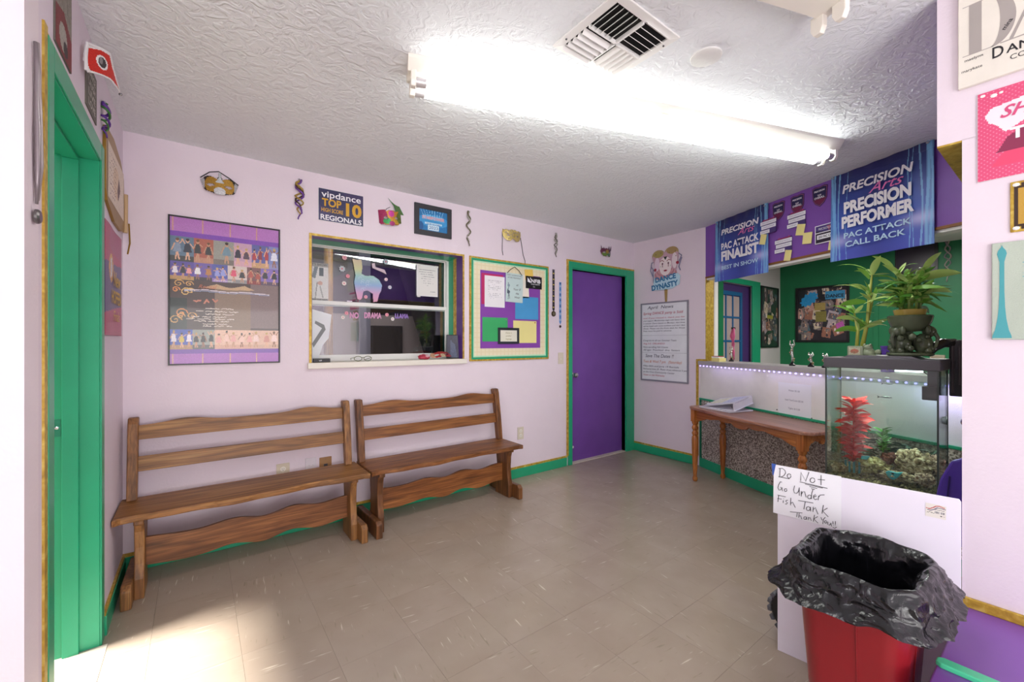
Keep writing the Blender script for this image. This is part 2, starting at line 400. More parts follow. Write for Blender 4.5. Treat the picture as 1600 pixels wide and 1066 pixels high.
m = B(-3.1, 7.1, -3.6, -3.5, 0, CZ); struct(m.build('wall_rear', PINK))
struct(B(2.003, 2.02, -3.5, .284, 1.9338, CZ).build('wall_right_header', PINK))
struct(B(2.003, 2.10, -3.5, .226, 0, 1.9345).build('wall_right_front', PINK))
struct(B(2.02, 3.5, .27, .284, 1.940, CZ).build('wall_header_end', PURPLE))
struct(B(2.0034, 3.5, -3.5, .284, 1.928, 1.9339).build('trim_header_underside', GOLD))
CM = basis((4.148, 2.336, 0), (-SA, -SB, 0), (-SB, SA, 0)); SM = basis((4.148, 2.264, 0), (-SA, -SB, 0), (-SB, SA, 0))
# frames of the slanted counter: x along it, y up, z out
struct(B(0, 2.16, 1.934, CZ, -.10, 0).build('wall_soffit', PURPLEW, M=SM))
struct(B(0, 2.16, 1.918, 1.934, -.11, .004).build('trim_soffit', plain('brown_gold_trim', '8a5a28', .5, var=.1), M=SM))
struct(B(0, 2.16, 1.90, 1.918, -.10, -.01).build('trim_soffit_lining', WHITE, M=SM))
struct(B(.02, 2.5, 0, 1.04, -.12, 0).build('wall_low', plain('cream_wall_carpet', 'f0ebe8', .9, bs=.8, bscale=260, var=.05), M=CM))
# carpeted lower panel
def carpet():
    m, nt, b = mk('brown_wall_carpet'); co = coords(nt)
    n = N(nt, 'ShaderNodeTexNoise', Scale=95.0, Detail=3.0); nt.links.new(co, n.inputs['Vector'])
    c = ramp(nt, n.outputs['Fac'], [(.34, '5c504a'), (.5, 'a0948c'), (.62, 'd2c8be')]); nt.links.new(c, b.inputs['Base Color'])
    b.inputs['Roughness'].default_value = .95; bump(nt, b, n.outputs['Fac'], 1, .004); return m
struct(B(.02, 2.5, .09, .685, 0, .006).build('trim_carpet_panel', carpet(), M=CM))
struct(B(.02, 2.5, .684, .702, 0, .014).build('trim_chair_rail', GREEN, M=CM, bev=.002))
struct(B(0, 2.45, 1.04, 1.078, -.30, .012).build('trim_counter_top', plain('counter_laminate', 'b9b4b6', .35, var=.03), M=CM, bev=.002))
struct(B(.02, 2.45, 0, .092, 0, .012).build('baseboard_counter', GREEN, M=CM, bev=.002))
struct(B(.02, .05, .09, .684, .0, .010).build('trim_counter_corner', plain('deep_green_trim', '0f6a48', .4), M=CM))
struct(B(4.139, 4.148, 2.338, 2.362, .10, 1.095).build('trim_gold_edge', GOLD))
struct(B(4.139, 4.148, 2.262, 2.338, 1.079, 1.097).build('trim_gold_step', GOLD))
struct(B(4.146, 4.298, 2.258, 2.264, 1.08, 1.934).build('trim_gold_jamb', GOLD))
struct(B(4.298, 4.37, 2.25, 2.27, 1.08, 2.1).build('trim_white_jamb', WHITE))
# baseboards with the gold band above
struct(B(-.326, 3.045, 3.134, 3.148, 0, .086).build('baseboard_back', GREEN, bev=.002))
struct(B(-.326, 3.055, 3.139, 3.148, .086, .104).build('trim_baseboard_gold_back', GOLD))
struct(B(-.326, -.312, 2.521, 3.134, 0, .086).build('baseboard_left', GREEN, bev=.002))
struct(B(-.326, -.316, 2.521, 3.139, .086, .104).build('trim_baseboard_gold_left', GOLD))
struct(B(4.134, 4.148, 2.37, 3.148, 0, .086).build('baseboard_right', GREEN, bev=.002))
struct(B(4.139, 4.148, 2.362, 3.148, .086, .104).build('trim_baseboard_gold_right', GOLD))
# left doorway: casing, jambs, stops, strike plate
d = struct(MB().box(-.461, -.325, 1.70, 1.719, 0, 2.03).box(-.461, -.325, 2.445, 2.47, 0, 2.03).box(-.461, -.325, 1.70, 2.47, 2.03, 2.05).build('door_1_jamb', GREEN, bev=.001))
B(-.326, -.319, 1.660, 1.716, 0, 2.105).build('casing', GREEN, d, bev=.002)
B(-.326, -.318, 2.450, 2.512, 0, 2.105).build('casing', GREEN, d, bev=.002)
B(-.326, -.319, 1.716, 2.450, 2.034, 2.105).build('casing', GREEN, d, bev=.002)
B(-.433, -.385, 2.432, 2.445, 0, 2.018).build('door_stop', GREEN, d, bev=.002)
B(-.433, -.385, 1.719, 1.732, 0, 2.018).build('door_stop', GREEN, d, bev=.002)
B(-.433, -.385, 1.719, 2.445, 2.018, 2.03).build('door_stop', GREEN, d, bev=.002)
B(-.459, -.437, 2.442, 2.4452, .895, .965).build('strike_plate', plain('painted_metal', '2f8f70', .3, metal=.4), d)
MB().ball((-.447, 2.441, .93), (.008, .004, .006), 8, 6).build('latch_bolt', CHROME, d, smooth=True)
B(-.326, -.321, 1.629, 1.661, 0, 2.124).build('gold_edging', GOLD, d)
B(-.326, -.321, 1.661, 2.512, 2.105, 2.109).build('gold_edging', GOLD, d)
B(-.326, -.321, 2.512, 2.519, .0, 2.109).build('gold_edging', GOLD, d)
B(-.47, -.30, 1.72, 2.445, .0, .004).build('threshold', plain('grey_threshold', 'b8b0a6', .4), d)
# purple door at the back
d = struct(B(3.123, 3.99, 3.195, 3.235, .008, 2.03).build('door_2', PURPLE, bev=.002))
B(3.108, 3.123, 3.14, 3.40, 0, 2.03).build('jamb', GREEN, d); B(3.99, 4.005, 3.14, 3.40, 0, 2.03).build('jamb', GREEN, d)
B(3.108, 4.005, 3.14, 3.40, 2.03, 2.045).build('jamb', GREEN, d)
B(3.067, 3.118, 3.128, 3.148, 0, 2.106).build('casing', GREEN, d, bev=.002)
B(3.995, 4.134, 3.128, 3.148, 0, 2.106).build('casing', GREEN, d, bev=.002)
B(3.118, 3.995, 3.128, 3.148, 2.040, 2.106).build('casing', GREEN, d, bev=.002)
B(3.049, 3.068, 3.132, 3.148, .1, 2.124).build('gold_edging', GOLD, d)
B(3.068, 4.14, 3.132, 3.148, 2.106, 2.124).build('gold_edging', GOLD, d)
k = MB().lathe([(.026, 0), (.026, .004), (.012, .01), (.011, .03), (.024, .042), (.029, .055), (.024, .068), (.008, .072)], 20).build('door_knob', CHROME, d, smooth=True)
k.matrix_local = basis((3.178, 3.195, .925), (1, 0, 0), (0, -1, 0))
B(3.118, 3.99, 3.14, 3.24, 0, .008).build('threshold', BEIGE, d)
MB().ball((3.19, 3.193, .16), (.012, .002, .014), 8, 5).build('paint_chip', WHITE, d)

# ------------------------------------------------------------------ back window: reveal, sashes, panes, sill
win = struct(MB().add(*(lambda f: (f.v, f.f))(frame_rect(WX1-WX0+.030, WZ1-WZ0+.030, .0155, -.0005, .007))).build('window_1', GOLD))
win.matrix_world = PL('B', (WX0+WX1)/2, (WZ0+WZ1)/2)
iv = win.matrix_world.inverted()
def wpart(m, name, mat, bev=0):
    o = m.build(name, mat, win, bev=bev); o.matrix_parent_inverse = iv; return o
wpart(MB().box(WX1-.004, WX1, 3.145, 3.246, WZ0, WZ1).box(WX0, WX0+.004, 3.145, 3.246, WZ0, WZ1).box(WX0, WX1, 3.145, 3.225, WZ1-.004, WZ1), 'purple_reveal', plain('window_purple', '5c3585', .3))
wpart(MB().box(WX1-.007, WX1, 3.246, 3.295, WZ0, WZ1).box(WX0, WX0+.007, 3.246, 3.295, WZ0, WZ1), 'gold_band', GOLD)
wpart(MB().box(WX1-.006, WX1, 3.295, 3.384, WZ0, WZ1).box(WX0, WX0+.006, 3.295, 3.384, WZ0, WZ1).box(WX0, WX1, 3.225, 3.384, WZ1-.005, WZ1), 'green_reveal', GREEN)
wpart(MB().box(WX0, WX0+.03, 3.384, 3.40, WZ0, WZ1).box(WX1-.025, WX1, 3.384, 3.40, WZ0, WZ1).box(WX0, WX1, 3.384, 3.40, WZ1-.012, WZ1), 'window_frame', WHITE, .002)
for nm, za, zb, ya in (('upper_sash', 1.545, WZ1-.012, 3.402), ('lower_sash', WZ0, 1.585, 3.390)):
    a, b_ = WX0+.03, WX1-.025; t = .032 if nm == 'upper_sash' else .03; tb = .045 if nm == 'lower_sash' else .03; tt = .010 if nm == 'upper_sash' else .03
    f = wpart(MB().box(a, b_, ya, ya+.014, za, za+tb).box(a, b_, ya, ya+.014, zb-tt, zb).box(a, a+.012, ya, ya+.014, za+tb, zb-tt).box(b_-.014, b_, ya, ya+.014, za+tb, zb-tt), nm, WHITE, .002)
    p = B(a+.012, b_-.014, ya+.006, ya+.008, za+tb, zb-tt).build('window_pane', WINGLASS, f)
wpart(B(WX0+.3, WX0+.34, 3.384, 3.39, 1.586, 1.594), 'sash_lock', CHROME)
wpart(MB().box(.605, 1.850, 3.118, 3.148, 1.089, 1.130).box(WX0, WX1, 3.148, 3.402, 1.095, 1.130), 'window_sill', CREAM, .004)

# ------------------------------------------------------------------ studio seen through the window
navy = plain('navy_studio_paint', '2a2450', .6); dark = plain('dark_studio_paint', '1b1a20', .8)
m = MB().box(-2.2, 5.2, 6.4, 6.5, 0, 2.5).box(-2.3, -2.2, 3.4, 6.5, 0, 2.5).box(5.2, 5.3, 3.4, 6.5, 0, 2.5)
struct(m.build('wall_studio', navy))
struct(B(-2.3, 5.3, 3.42, 6.5, 2.44, 2.5).build('ceiling_studio', plain('studio_ceiling_paint', '55535a', .8)))
struct(B(-2.3, 5.3, 3.42, 6.5, -.1, 0).build('floor_studio', plain('studio_floor', '7b5a3e', .3)))
struct(MB().box(.6, 3.4, 5.4, 5.46, 0, 1.62).build('wall_studio_partition', plain('studio_beige_wall', 'b59f98', .7)))
c = struct(B(1.60, 1.74, 5.28, 5.39, 0, 2.44).build('trim_studio_column', plain('studio_grey_post', '8b8592', .6)))
# curtain hanging in folds, edge swept aside
def curtain():
    vs = []; fs = []; nu, nv = 60, 16
    for j in range(nv+1):
        v = j/nv; z = .02+v*2.3
        xl = 2.15+.75*(1-v)**1.0*1.0-.25
        for i in range(nu+1):
            u = i/nu; x = xl+(4.6-xl)*u; vs.append((x, 4.9+.04*math.sin(u*60)+.02*math.sin(u*23+v*3), z))
    for j in range(nv):
        for i in range(nu): a = j*(nu+1)+i; fs.append((a, a+1, a+nu+2, a+nu+1))
    return MB().add(vs, fs)
t = thing('curtain', 'black curtain swept aside in the room behind the glass window', 'curtain')
curtain().build('cloth', plain('black_curtain', '0c0c10', .9), t, smooth='all')
MB().tube([(1.8, 4.9, 2.33), (4.7, 4.9, 2.33)], .015).build('rod', DGREY, t)
t = thing('television', 'dark screen on a stand seen through the lower window pane', 'television', T(1.965, 5.33, 0))
B(-.205, .205, -.03, .03, .86, 1.48).build('bezel', BLACK, t, bev=.01); B(-.185, .185, -.034, -.03, .88, 1.455).build('screen', plain('dark_screen', '0d1412', .15), t)
MB().tube([(0, 0, .03), (0, 0, .85)], .03).build('post', DGREY, t); B(-.20, .20, -.12, .045, 0, .03).build('base', DGREY, t)
t = thing('wooden_post', 'golden brown wooden post behind the left side of the window', 'post', T(1.083, 4.6, 0))
MB().tube([(0, 0, 0), (0, 0, 2.42)], .045, 12).build('shaft', wood('amber_wood', '8a5a22', 'b07c34', 'c99648', 2), t, smooth=True)
B(-.07, .07, -.07, .07, 0, .1).build('plinth', MATS['amber_wood'], t)
# ------------------------------------------------------------------ office behind the counter
m = MB(); xx0, xx1 = 4.298, 7.0
m.box(xx0, 5.25, 2.657, 2.757, 0, CZ); m.box(5.25, 6.12, 2.657, 2.757, 2.03, CZ); m.box(6.12, xx1, 2.657, 2.757, 0, CZ)
struct(m.build('wall_office_back', plain('office_white_paint', 'd5cfd2', .6, bs=.2, bscale=80, var=.01)))
struct(B(6.98, 7.08, -3.5, 2.657, 0, CZ).build('wall_office_green', GREEN2))
struct(B(6.966, 6.98, 1.52, 1.57, 0, CZ).build('trim_office_green', GREEN2)); struct(B(6.955, 6.98, 1.36, 1.40, 0, CZ).build('trim_office_green_2', GREEN2))
struct(B(4.9, 6.98, -.9, -.8, 0, CZ).build('wall_office_side', plain('office_beige_paint', 'c9b7ae', .6)))
d = struct(B(5.25, 6.12, 2.70, 2.74, .01, 2.03).build('door_3', plain('office_door_purple', '4b3170', .45)))
B(5.145, 5.255, 2.637, 2.657, 0, 2.10).build('casing', GREEN2, d, bev=.003); B(6.05, 6.281, 2.637, 2.657, 0, 2.10).build('casing', GREEN, d, bev=.003)
B(5.255, 6.05, 2.637, 2.657, 2.03, 2.10).build('casing', GREEN, d, bev=.003)
blue = plain('muntin_blue', '1f5f92', .4)
def off(o): return o
gx = [5.26, 5.42, 5.60, 5.80]; gz = [.68, .98, 1.284, 1.592, 1.88]
mf = MB(); t_ = .022
B(5.22, 5.86, 2.688, 2.70, .62, .68).build('glazing_rail', blue, d); B(5.22, 5.86, 2.688, 2.70, 1.88, 1.93).build('glazing_rail', blue, d)
B(5.80, 5.86, 2.688, 2.70, .68, 1.88).build('glazing_stile', blue, d)
for x in gx[1:3]: B(x-.015, x+.015, 2.686, 2.70, .68, 1.88).build('muntin', blue, d)
for z in gz[1:4]: B(5.26, 5.80, 2.685, 2.70, z-.012, z+.012).build('muntin', blue, d)
pane = plain('frosted_pane', 'b6a4a2', .3)
for i in range(3):
    for j in range(4): B(gx[i]+.015, gx[i+1]-.015, 2.694, 2.699, gz[j]+.012, gz[j+1]-.012).build('pane', pane, d)

# ------------------------------------------------------------------ ceiling fittings
u = Vector((.9436, -.331, 0)); n_ = Vector((.331, .9436, 0))
def fixture(name, label, s0, L, n0, lit):
    o = u*s0+n_*n0; t = thing(name, label, 'light', basis((o.x, o.y, CZ), u, (0, 0, 1)), None)
    # local x along the fitting, y across (away from the camera), z up
    MB().prism([(0, 0), (.155, 0), (.150, -.012), (.125, -.05), (.035, -.05), (.005, -.012)], 0, L, 'x').build('housing', CREAM, t)
    B(L*.49, L*.49+.045, .0, .155, -.055, -.045).build('cover_clip', plain('warm_cream_metal', 'e0d4c8', .4), t)
    for yy in (.052, .125):
        for xx, sgn in ((.012, 1), (L-.03, -1)):
            e = MB().prism([(yy-.022, -.04), (yy+.022, -.04), (yy+.022, -.085), (yy+.012, -.106), (yy-.012, -.106), (yy-.022, -.085)], xx, xx+.022, 'x')
            e.build('lamp_socket', CREAM, t, bev=.003)
        if lit:
            x_ = MB().tube([(.034, yy, -.082), (L-.032, yy, -.082)], .019, 16).build('fluorescent_tube', TUBE, t, smooth=True)
            for xa in (.034, L-.075): MB().tube([(xa, yy, -.082), (xa+.042, yy, -.082)], .0198, 16).build('tube_end_cap', CAP, x_, smooth=True)
    return t
TUBE = plain('glowing_tube', 'fbfffc', .4, emit=14, var=0); CAP = plain('tube_cap_metal', 'd8d4d6', .3, metal=.5)
a0 = Vector((.683, 1.611, 0)); s0 = a0.dot(u)
fixture('fluorescent_light', 'long lit two-tube fluorescent strip light on the textured ceiling', s0, 2.444, 1.746, True)
fixture('unlit_strip_light', 'unlit strip light without tubes at the top edge of the ceiling', Vector((1.74, .53, 0)).dot(u)-2.44, 2.44, .95, False)
# four-way air diffuser
vc = Vector((1.296, 1.068, 0)); t = thing('air_vent', 'square white four-way air diffuser with slanted louvres in the ceiling', 'vent', T(vc.x, vc.y, CZ))
frame_rect(.36, .325, .034, -.008, 0).build('vent_frame', WHITE, t, bev=.002)
B(-.15, .15, -.135, .135, -.001, 0).build('duct_shade_sheet', plain('duct_shade', '0c0b0c', .9), t)  # near-black sheet, shade behind the louvres painted as colour
B(-.003, .003, -.13, .13, -.016, -.001).build('cross_bar', WHITE, t); B(-.146, .146, -.003, .003, -.016, -.001).build('cross_bar', WHITE, t)
for qx, qy, ax in ((-1, 1, 0), (-1, -1, 1), (1, 1, 1), (1, -1, 0)):
    for k in range(5):
        sgn = 1 if (qx, qy) in ((-1, 1), (1, 1)) else -1
        c = .012+k*.0262
        if ax == 0:   # louvres run along x
            yy = qy*(c+.010); xa, xb = sorted((qx*.004, qx*.145)); dy = .011*qy
            m = MB().add([(xa, yy, -.002), (xb, yy, -.002), (xb, yy+dy*1.3, -.018), (xa, yy+dy*1.3, -.018), (xa, yy+.0015*qy, -.001), (xb, yy+.0015*qy, -.001), (xb, yy+dy*1.3+.0015*qy, -.017), (xa, yy+dy*1.3+.0015*qy, -.017)], [(0, 1, 2, 3), (4, 5, 6, 7), (0, 1, 5, 4), (3, 2, 6, 7)])
        else:
            xx = qx*(c+.012); ya, yb = sorted((qy*.004, qy*.130)); dx = .011*qx
            m = MB().add([(xx, ya, -.002), (xx, yb, -.002), (xx+dx*1.3, yb, -.018), (xx+dx*1.3, ya, -.018), (xx+.0015*qx, ya, -.001), (xx+.0015*qx, yb, -.001), (xx+dx*1.3+.0015*qx, yb, -.017), (xx+dx*1.3+.0015*qx, ya, -.017)], [(0, 1, 2, 3), (4, 5, 6, 7), (0, 1, 5, 4), (3, 2, 6, 7)])
        m.build('louvre', WHITE, t)
for sx in (-.165, .165): MB().ball((sx, .10*(1 if sx < 0 else -1), -.009), .004, 8, 6).build('screw', DGREY, t)
MB().lathe([(.001, -.010), (.054, -.010), (.060, -.006), (.060, 0)], 32).build('ceiling_disc', plain('ceiling_disc_paint', 'dedcda', .7, bs=.5, bscale=60, bd=.003), M=T(1.665, .907, CZ), smooth=True)
tag(bpy.data.objects['ceiling_disc'], 'round blank cover plate painted like the ceiling beside the vent', 'cover plate')

# ------------------------------------------------------------------ benches
BW = [wood('bench_wood', '6a4422', '9a6836', 'b98a52', 0), wood('bench_wood_red', '58341a', '8c562c', 'b07840', 0)]
BWV = [wood('bench_wood_upright', '5e3c1e', '906034', 'ae7c46', 2), wood('bench_wood_red_upright', '4a2c16', '764824', '9a6636', 2)]
LOW = [wood('bench_stretcher_wood', '5a341a', '8a5630', 'a86e40', 0), wood('bench_stretcher_red', '5c3418', '92582c', 'b0723e', 0)]
def wavy(x0, x1, base, amp, ph, n=48, lobes=3.0):
    return [(x0+(x1-x0)*i/n, base+amp*(math.sin(ph+lobes*2*PI*i/n)+.35*math.sin(2.1+ph+lobes*1.37*2*PI*i/n))) for i in range(n+1)]
def bench(ox, L, k, label):
    t = thing('bench', label, 'bench', T(ox, 0, 0), 'wooden benches along the back wall')
    w_, v_, l_ = BW[k], BWV[k], LOW[k]
    # seat with live front edge
    fr = [(x, 2.715+.010*math.sin(9*x+k)+.006*math.sin(23*x)+(.012 if .03 < x < L-.03 else 0)) for x in [L*i/40 for i in range(41)]]
    MB().prism(fr+[(L, 3.055), (0, 3.055)], .398, .432).build('seat', w_, t, bev=.006)
    pt = .044; pi = .035 if k == 0 else .01
    for px in (pi-.01, L-pi-pt+.0):
        pr = [(2.985, .432), (3.035, .432), (3.095, .80), (3.115, .852), (3.10, .862), (3.055, .862), (3.042, .83), (3.032, .76), (3.018, .68), (3.005, .60)]
        MB().prism(pr, px, px+pt, 'x').build('post', v_, t, bev=.005)
    xa, xb = pi+pt-.012, L-pi-pt+.002
    top = [(x, .825+.014*math.sin((x-xa)/(xb-xa)*2*PI*1.0-PI/2+.0)*1.0+.012*math.cos((x-xa)/(xb-xa)*4*PI)) for x in [xa+(xb-xa)*i/40 for i in range(41)]]
    top = [(x, .818+.022*(math.exp(-((x-xa)/(xb-xa)-.2)**2/.012)+math.exp(-((x-xa)/(xb-xa)-.8)**2/.012))) for x, _ in top]
    m = MB().prism([(xa, .742), (xb, .742)]+top[::-1], 0, .022, 'y')
    o = m.build('rail', w_, t, bev=.003); o.matrix_local = Matrix.Translation((0, 3.052, 0)) @ Matrix.Rotation(math.radians(-8), 4, 'X') @ Matrix.Translation((0, 0, 0)); o.location.y -= 0; o.matrix_local = T(0, 3.155, 0) @ Matrix.Rotation(math.radians(-8.5), 4, 'X') @ T(0, -.0, 0); o.matrix_local = Matrix.Translation((0, 3.058, .742)) @ Matrix.Rotation(math.radians(-8.5), 4, 'X') @ Matrix.Translation((0, 0, -.742))
    o = MB().box(xa, xb, 0, .022, .575, .655).build('rail', w_, t, bev=.003)
    o.matrix_local = Matrix.Translation((0, 3.028, .575)) @ Matrix.Rotation(math.radians(-8.5), 4, 'X') @ Matrix.Translation((0, 0, -.575))
    for s in (0, 1):
        fx = .02 if s == 0 else L-.02-.042; lx = .062 if s == 0 else L-.062-.04
        if k == 0 and s == 0: fx += .012; lx += .012
        # foot beam on the floor
        MB().prism([(2.692, 0), (3.125, 0), (3.125, .07), (3.105, .092), (2.715, .112), (2.692, .09)], fx, fx+.042, 'x').build('foot', v_, t, bev=.006)
        MB().prism([(2.775, .0), (2.97, .0), (2.965, .05), (2.945, .13), (2.94, .22), (2.955, .32), (2.975, .378), (2.775, .378), (2.79, .33), (2.797, .25), (2.79, .17), (2.775, .10)], lx, lx+.04, 'x').build('leg', v_, t, bev=.005)
        B(lx-.0, lx+.04, 2.755, 3.02, .372, .398).build('seat_bracket', v_, t, bev=.006)
    m = MB().prism([(x, z) for x, z in wavy(.09, L-.09, .118, .011, 1.2+k)]+[(x, z) for x, z in wavy(.09, L-.09, .262, .010, 1.0+k)][::-1], 2.865, 2.888, 'y')
    m.build('stretcher', l_, t, bev=.003)
    return t
bench(-.322, 1.215, 0, 'long wooden bench nearest the green doorway, with scalloped back rail and stretcher')
bench(.905, 1.235, 1, 'redder wooden bench nearer the purple door, with scalloped back rail and stretcher')
# ------------------------------------------------------------------ things on the back wall
STAGE = ['3a3f6a', '6a55a8', '4b4f92', '2f3a4a', '8b5a4a', '7a66b0', 'c0a8b8']
def flat(mat_, c, W, H, parent, name='print', z=.001, th=.0015, M=None):
    return B(-W/2, W/2, -H/2, H/2, z-th, z).build(name, mat_, parent, M=M)
# framed recital poster
t = thing('recital_poster', 'large black framed poster of dance photos with purple bands above the left bench', 'poster', PL('B', .154, 1.575))
c = Cv(170, 264, '3a2c28')
c.rect(0, .90, 1, 1, 'b878c4').rect(0, .87, 1, .905, '7e45b4').rect(0, 0, 1, .075, 'a85ebc').rect(0, .07, 1, .10, '7038a8')
for x in (.02, .27, .52, .77): c.rect(x, .905, x+.012, 1, 'd09a90'); c.rect(x, 0, x+.012, .07, 'd09a90')
for i, (a, b) in enumerate(((0, .2), (.2, .37), (.37, .56), (.56, .73), (.73, .9), (.9, 1))):
    c.photo(a, .70, b, .87, ['5f7a90', 'b0604a', '9a9a90', 'c8a0b8', '5a5fa0', '8088c0'][i], ['3a3a38', 'c08a70', '7a7068', 'd8a8b8', 'c8a070', '9090c0'][i], [['8a9ab0', '2a3040'], ['303030'], ['7090a0'], ['2a2438', '503848'], ['b03a40', '903038'], ['e0e0f0']][i], [2, 2, 1, 2, 3, 1][i], i)
for i, (a, b) in enumerate(((0, .2), (.2, .36), (.36, .5), (.5, .68), (.68, .82), (.82, 1))):
    c.photo(a, .575, b, .70, ['5a4aa0', '7058a8', '5058a8', 'd8c8c0', '7a5050', '8068b8'][i], ['c09a60', '403838', 'a080c0', '909090', '904040', '5a4a60'][i], [['f0e8f0', '202028', 'f0a0a0'], ['f0f0f0', 'c08040'], ['9aa0e0'], ['e05070', '303030'], ['b05040'], ['202024', '181820']][i], [3, 2, 2, 2, 2, 2][i], 20+i)
c.rect(0, .23, 1, .575, '4a3c36').rect(.38, .23, .72, .54, '8a7460').rect(.0, .23, .14, .45, '1e3028').rect(.72, .25, 1, .575, '7e6a68')
rr = random.Random(5)
for k in range(9):
    x, y, r0 = rr.uniform(.02, .2), rr.uniform(.3, .56), rr.uniform(.03, .06)
    c.line([(x+r0*(1-q/16)*math.cos(q*.6), y+.6*r0*(1-q/16)*math.sin(q*.6)) for q in range(15)], .006, rr.choice(['e8c070', 'd8a860', 'f0e090', 'e89850']))
c.line([(.12, .508), (.3, .515), (.5, .505), (.66, .512), (.9, .505)], .007, 'd8d0d8'); c.line([(.12, .50), (.3, .505), (.5, .497), (.66, .503), (.9, .498)], .004, '9aa8c8')
c.poly([(.28, .53), (.4, .56), (.52, .535), (.66, .56), (.76, .53), (.52, .522)], 'c8a880')
for k, (y, a, b) in enumerate(((.385, .3, .55), (.365, .22, .62), (.345, .3, .56), (.325, .18, .5), (.31, .14, .56), (.295, .2, .52), (.275, .28, .5), (.262, .28, .54))): c.scrib(a, b, y, .006, 'e8dcd0', k, .004)
c.scrib(.2, .42, .435, .03, 'd0846a', 3, .01)
for i, (a, b) in enumerate(((0, .19), (.19, .38), (.38, .74), (.74, 1))):
    c.photo(a, .10, b, .235, ['4058b8', '9aa098', 'e8c0a8', 'e0b8a0'][i], ['b08860', '585858', 'd8a890', 'd0a890'][i], [['f0e8f0', 'd8c040'], ['181818'], ['e8a8a0', 'f0c8b8'], ['f0d0c8', 'd09080']][i], [3, 3, 5, 3][i], 40+i)
c.speck(.10, 1)
c.mesh('print', .556, .858, vcmat('poster_print_behind_acrylic', .3, .45), t, .004)
frame_rect(.572, .874, .008, 0, .012).build('frame', BLACK, t)
text('Dance Dynasty', .011, WHITEINK, t, -.02, .075, .0046, shear=.3); text('Recital', .022, plain('rust_ink', 'c4745a', .5), t, -.10, .032, .0046, shear=.4)

# masks: a painted and cut sheet bent round like a face
def half_mask(c, seed=0):
    c.poly([(0, .62), (.04, .85), (.14, .95), (.3, .90), (.42, .97), (.5, .93), (.58, .97), (.7, .90), (.86, .95), (.96, .85), (1, .62), (.94, .3), (.8, .08), (.64, .05), (.55, .2), (.5, .28), (.45, .2), (.36, .05), (.2, .08), (.06, .3)], 'b0882a')
    return c
def eyes(c, y=.5, rx=.11, ry=.11, dx=.24):
    c.cutell(.5-dx, y, rx, ry); c.cutell(.5+dx, y, rx, ry); return c
t = thing('carnival_mask', 'black, gold and silver carnival mask with a dark headband above the large poster', 'mask', PL('B', .113, 2.225))
c = half_mask(Cv(46, 26)); c.c[c.a] = s2l('2c2620'); c.ell(.3, .5, .2, .4, 'b08630').ell(.7, .5, .2, .4, 'b08630').ell(.5, .18, .16, .2, 'd0d0d4').poly([(.38, .6), (.5, 1), (.62, .6)], 'c4c8cc').ell(.04, .5, .07, .4, 'c0c0c4').ell(.96, .5, .07, .4, 'c0c0c4')
c.a &= inside([(0, .7), (.2, .98), (.42, .8), (.5, 1.01), (.58, .8), (.8, .98), (1, .7), (.9, .2), (.6, 0), (.4, 0), (.1, .2)], c.X, c.Y)
eyes(c, .47, .10, .07, .24).speck(.2, 2); c.mesh('mask_face', .19, .115, GLITTER, t, .004, bend=.03, thick=.0015)
MB().ball((0, .062, .034), (.008, .016, .004), 8, 6, .2).build('silver_crest', plain('silver_glitter', 'c8ccd0', .3, metal=.6), t)
MB().tube([(-.095, .035, .006), (-.05, .078, .004), (-.005, .092, .003), (.05, .062, .004), (.097, .028, .006)], .003, 6).build('headband', BLACK, t)
t = thing('carnival_mask', 'tilted multicoloured carnival mask with green feathers between the two small signs', 'mask', PL('B', 1.185, 2.215))
c = half_mask(Cv(40, 28)); c.c[c.a] = s2l('c88a30'); c.ell(.12, .6, .2, .5, 'a02858').ell(.5, .75, .13, .2, 'd040a0').ell(.3, .3, .15, .2, '3a9a58').ell(.72, .3, .16, .2, 'c8a030').ell(.9, .55, .16, .35, '6a7a28').ell(.5, .15, .12, .15, 'a03070')
eyes(c, .5, .08, .09).speck(.2, 4); c.mesh('mask_face', .175, .12, GLITTER, t, .004, bend=.035, thick=.0015, M=T(rz=.10))
for k in range(5):
    a = 1.2+k*.16; MB().strip([(.05+.012*k, .04, .02), (.05+.012*k+.04*math.cos(a+.9), .10, .018), (.035+.012*k+.02*math.cos(a+1.3)-.04, .155-.012*k, .012)], [.01, .014, .001], (1, .3, 0)).build('feather', plain('olive_feather' if k % 2 else 'green_feather', '5c6a2c' if k % 2 else '3d7a48', .6), t)
MB().tube([(-.05, .03, .02), (-.03, .07, .006), (0, .09, .003)], .002, 5).build('cord', BLACK, t)
t = thing('carnival_mask', 'gold filigree carnival mask with long black ties over the framed pinboard', 'mask', PL('B', 2.342, 2.255))
c = half_mask(Cv(50, 28)); c.c[c.a] = s2l('d8c27a'); eyes(c, .48, .07, .06)
for k in range(26):
    q = random.Random(k); c.cutell(q.uniform(.05, .95), q.uniform(.15, .9), .022, .035)
c.poly([(0, .6), (.02, 1), (.1, .8)], 'cbb15e').poly([(1, .6), (.98, 1), (.9, .8)], 'cbb15e').speck(.2, 5); c.mesh('mask_face', .215, .115, vcmat('gold_filigree', .3, .2, .6), t, .004, bend=.03, thick=.0015)
MB().tube([(-.105, .02, .004), (-.104, -.06, .004), (-.107, -.14, .004), (-.102, -.19, .012)], .0028, 5).build('tie', BLACK, t)
MB().tube([(.105, .0, .004), (.122, -.08, .004), (.138, -.16, .004), (.155, -.215, .012), (.152, -.245, .012)], .0028, 5).build('tie', BLACK, t)
t = thing('carnival_mask', 'small purple and green feathered carnival mask over the purple door', 'mask', PL('B', 3.645, 2.262))
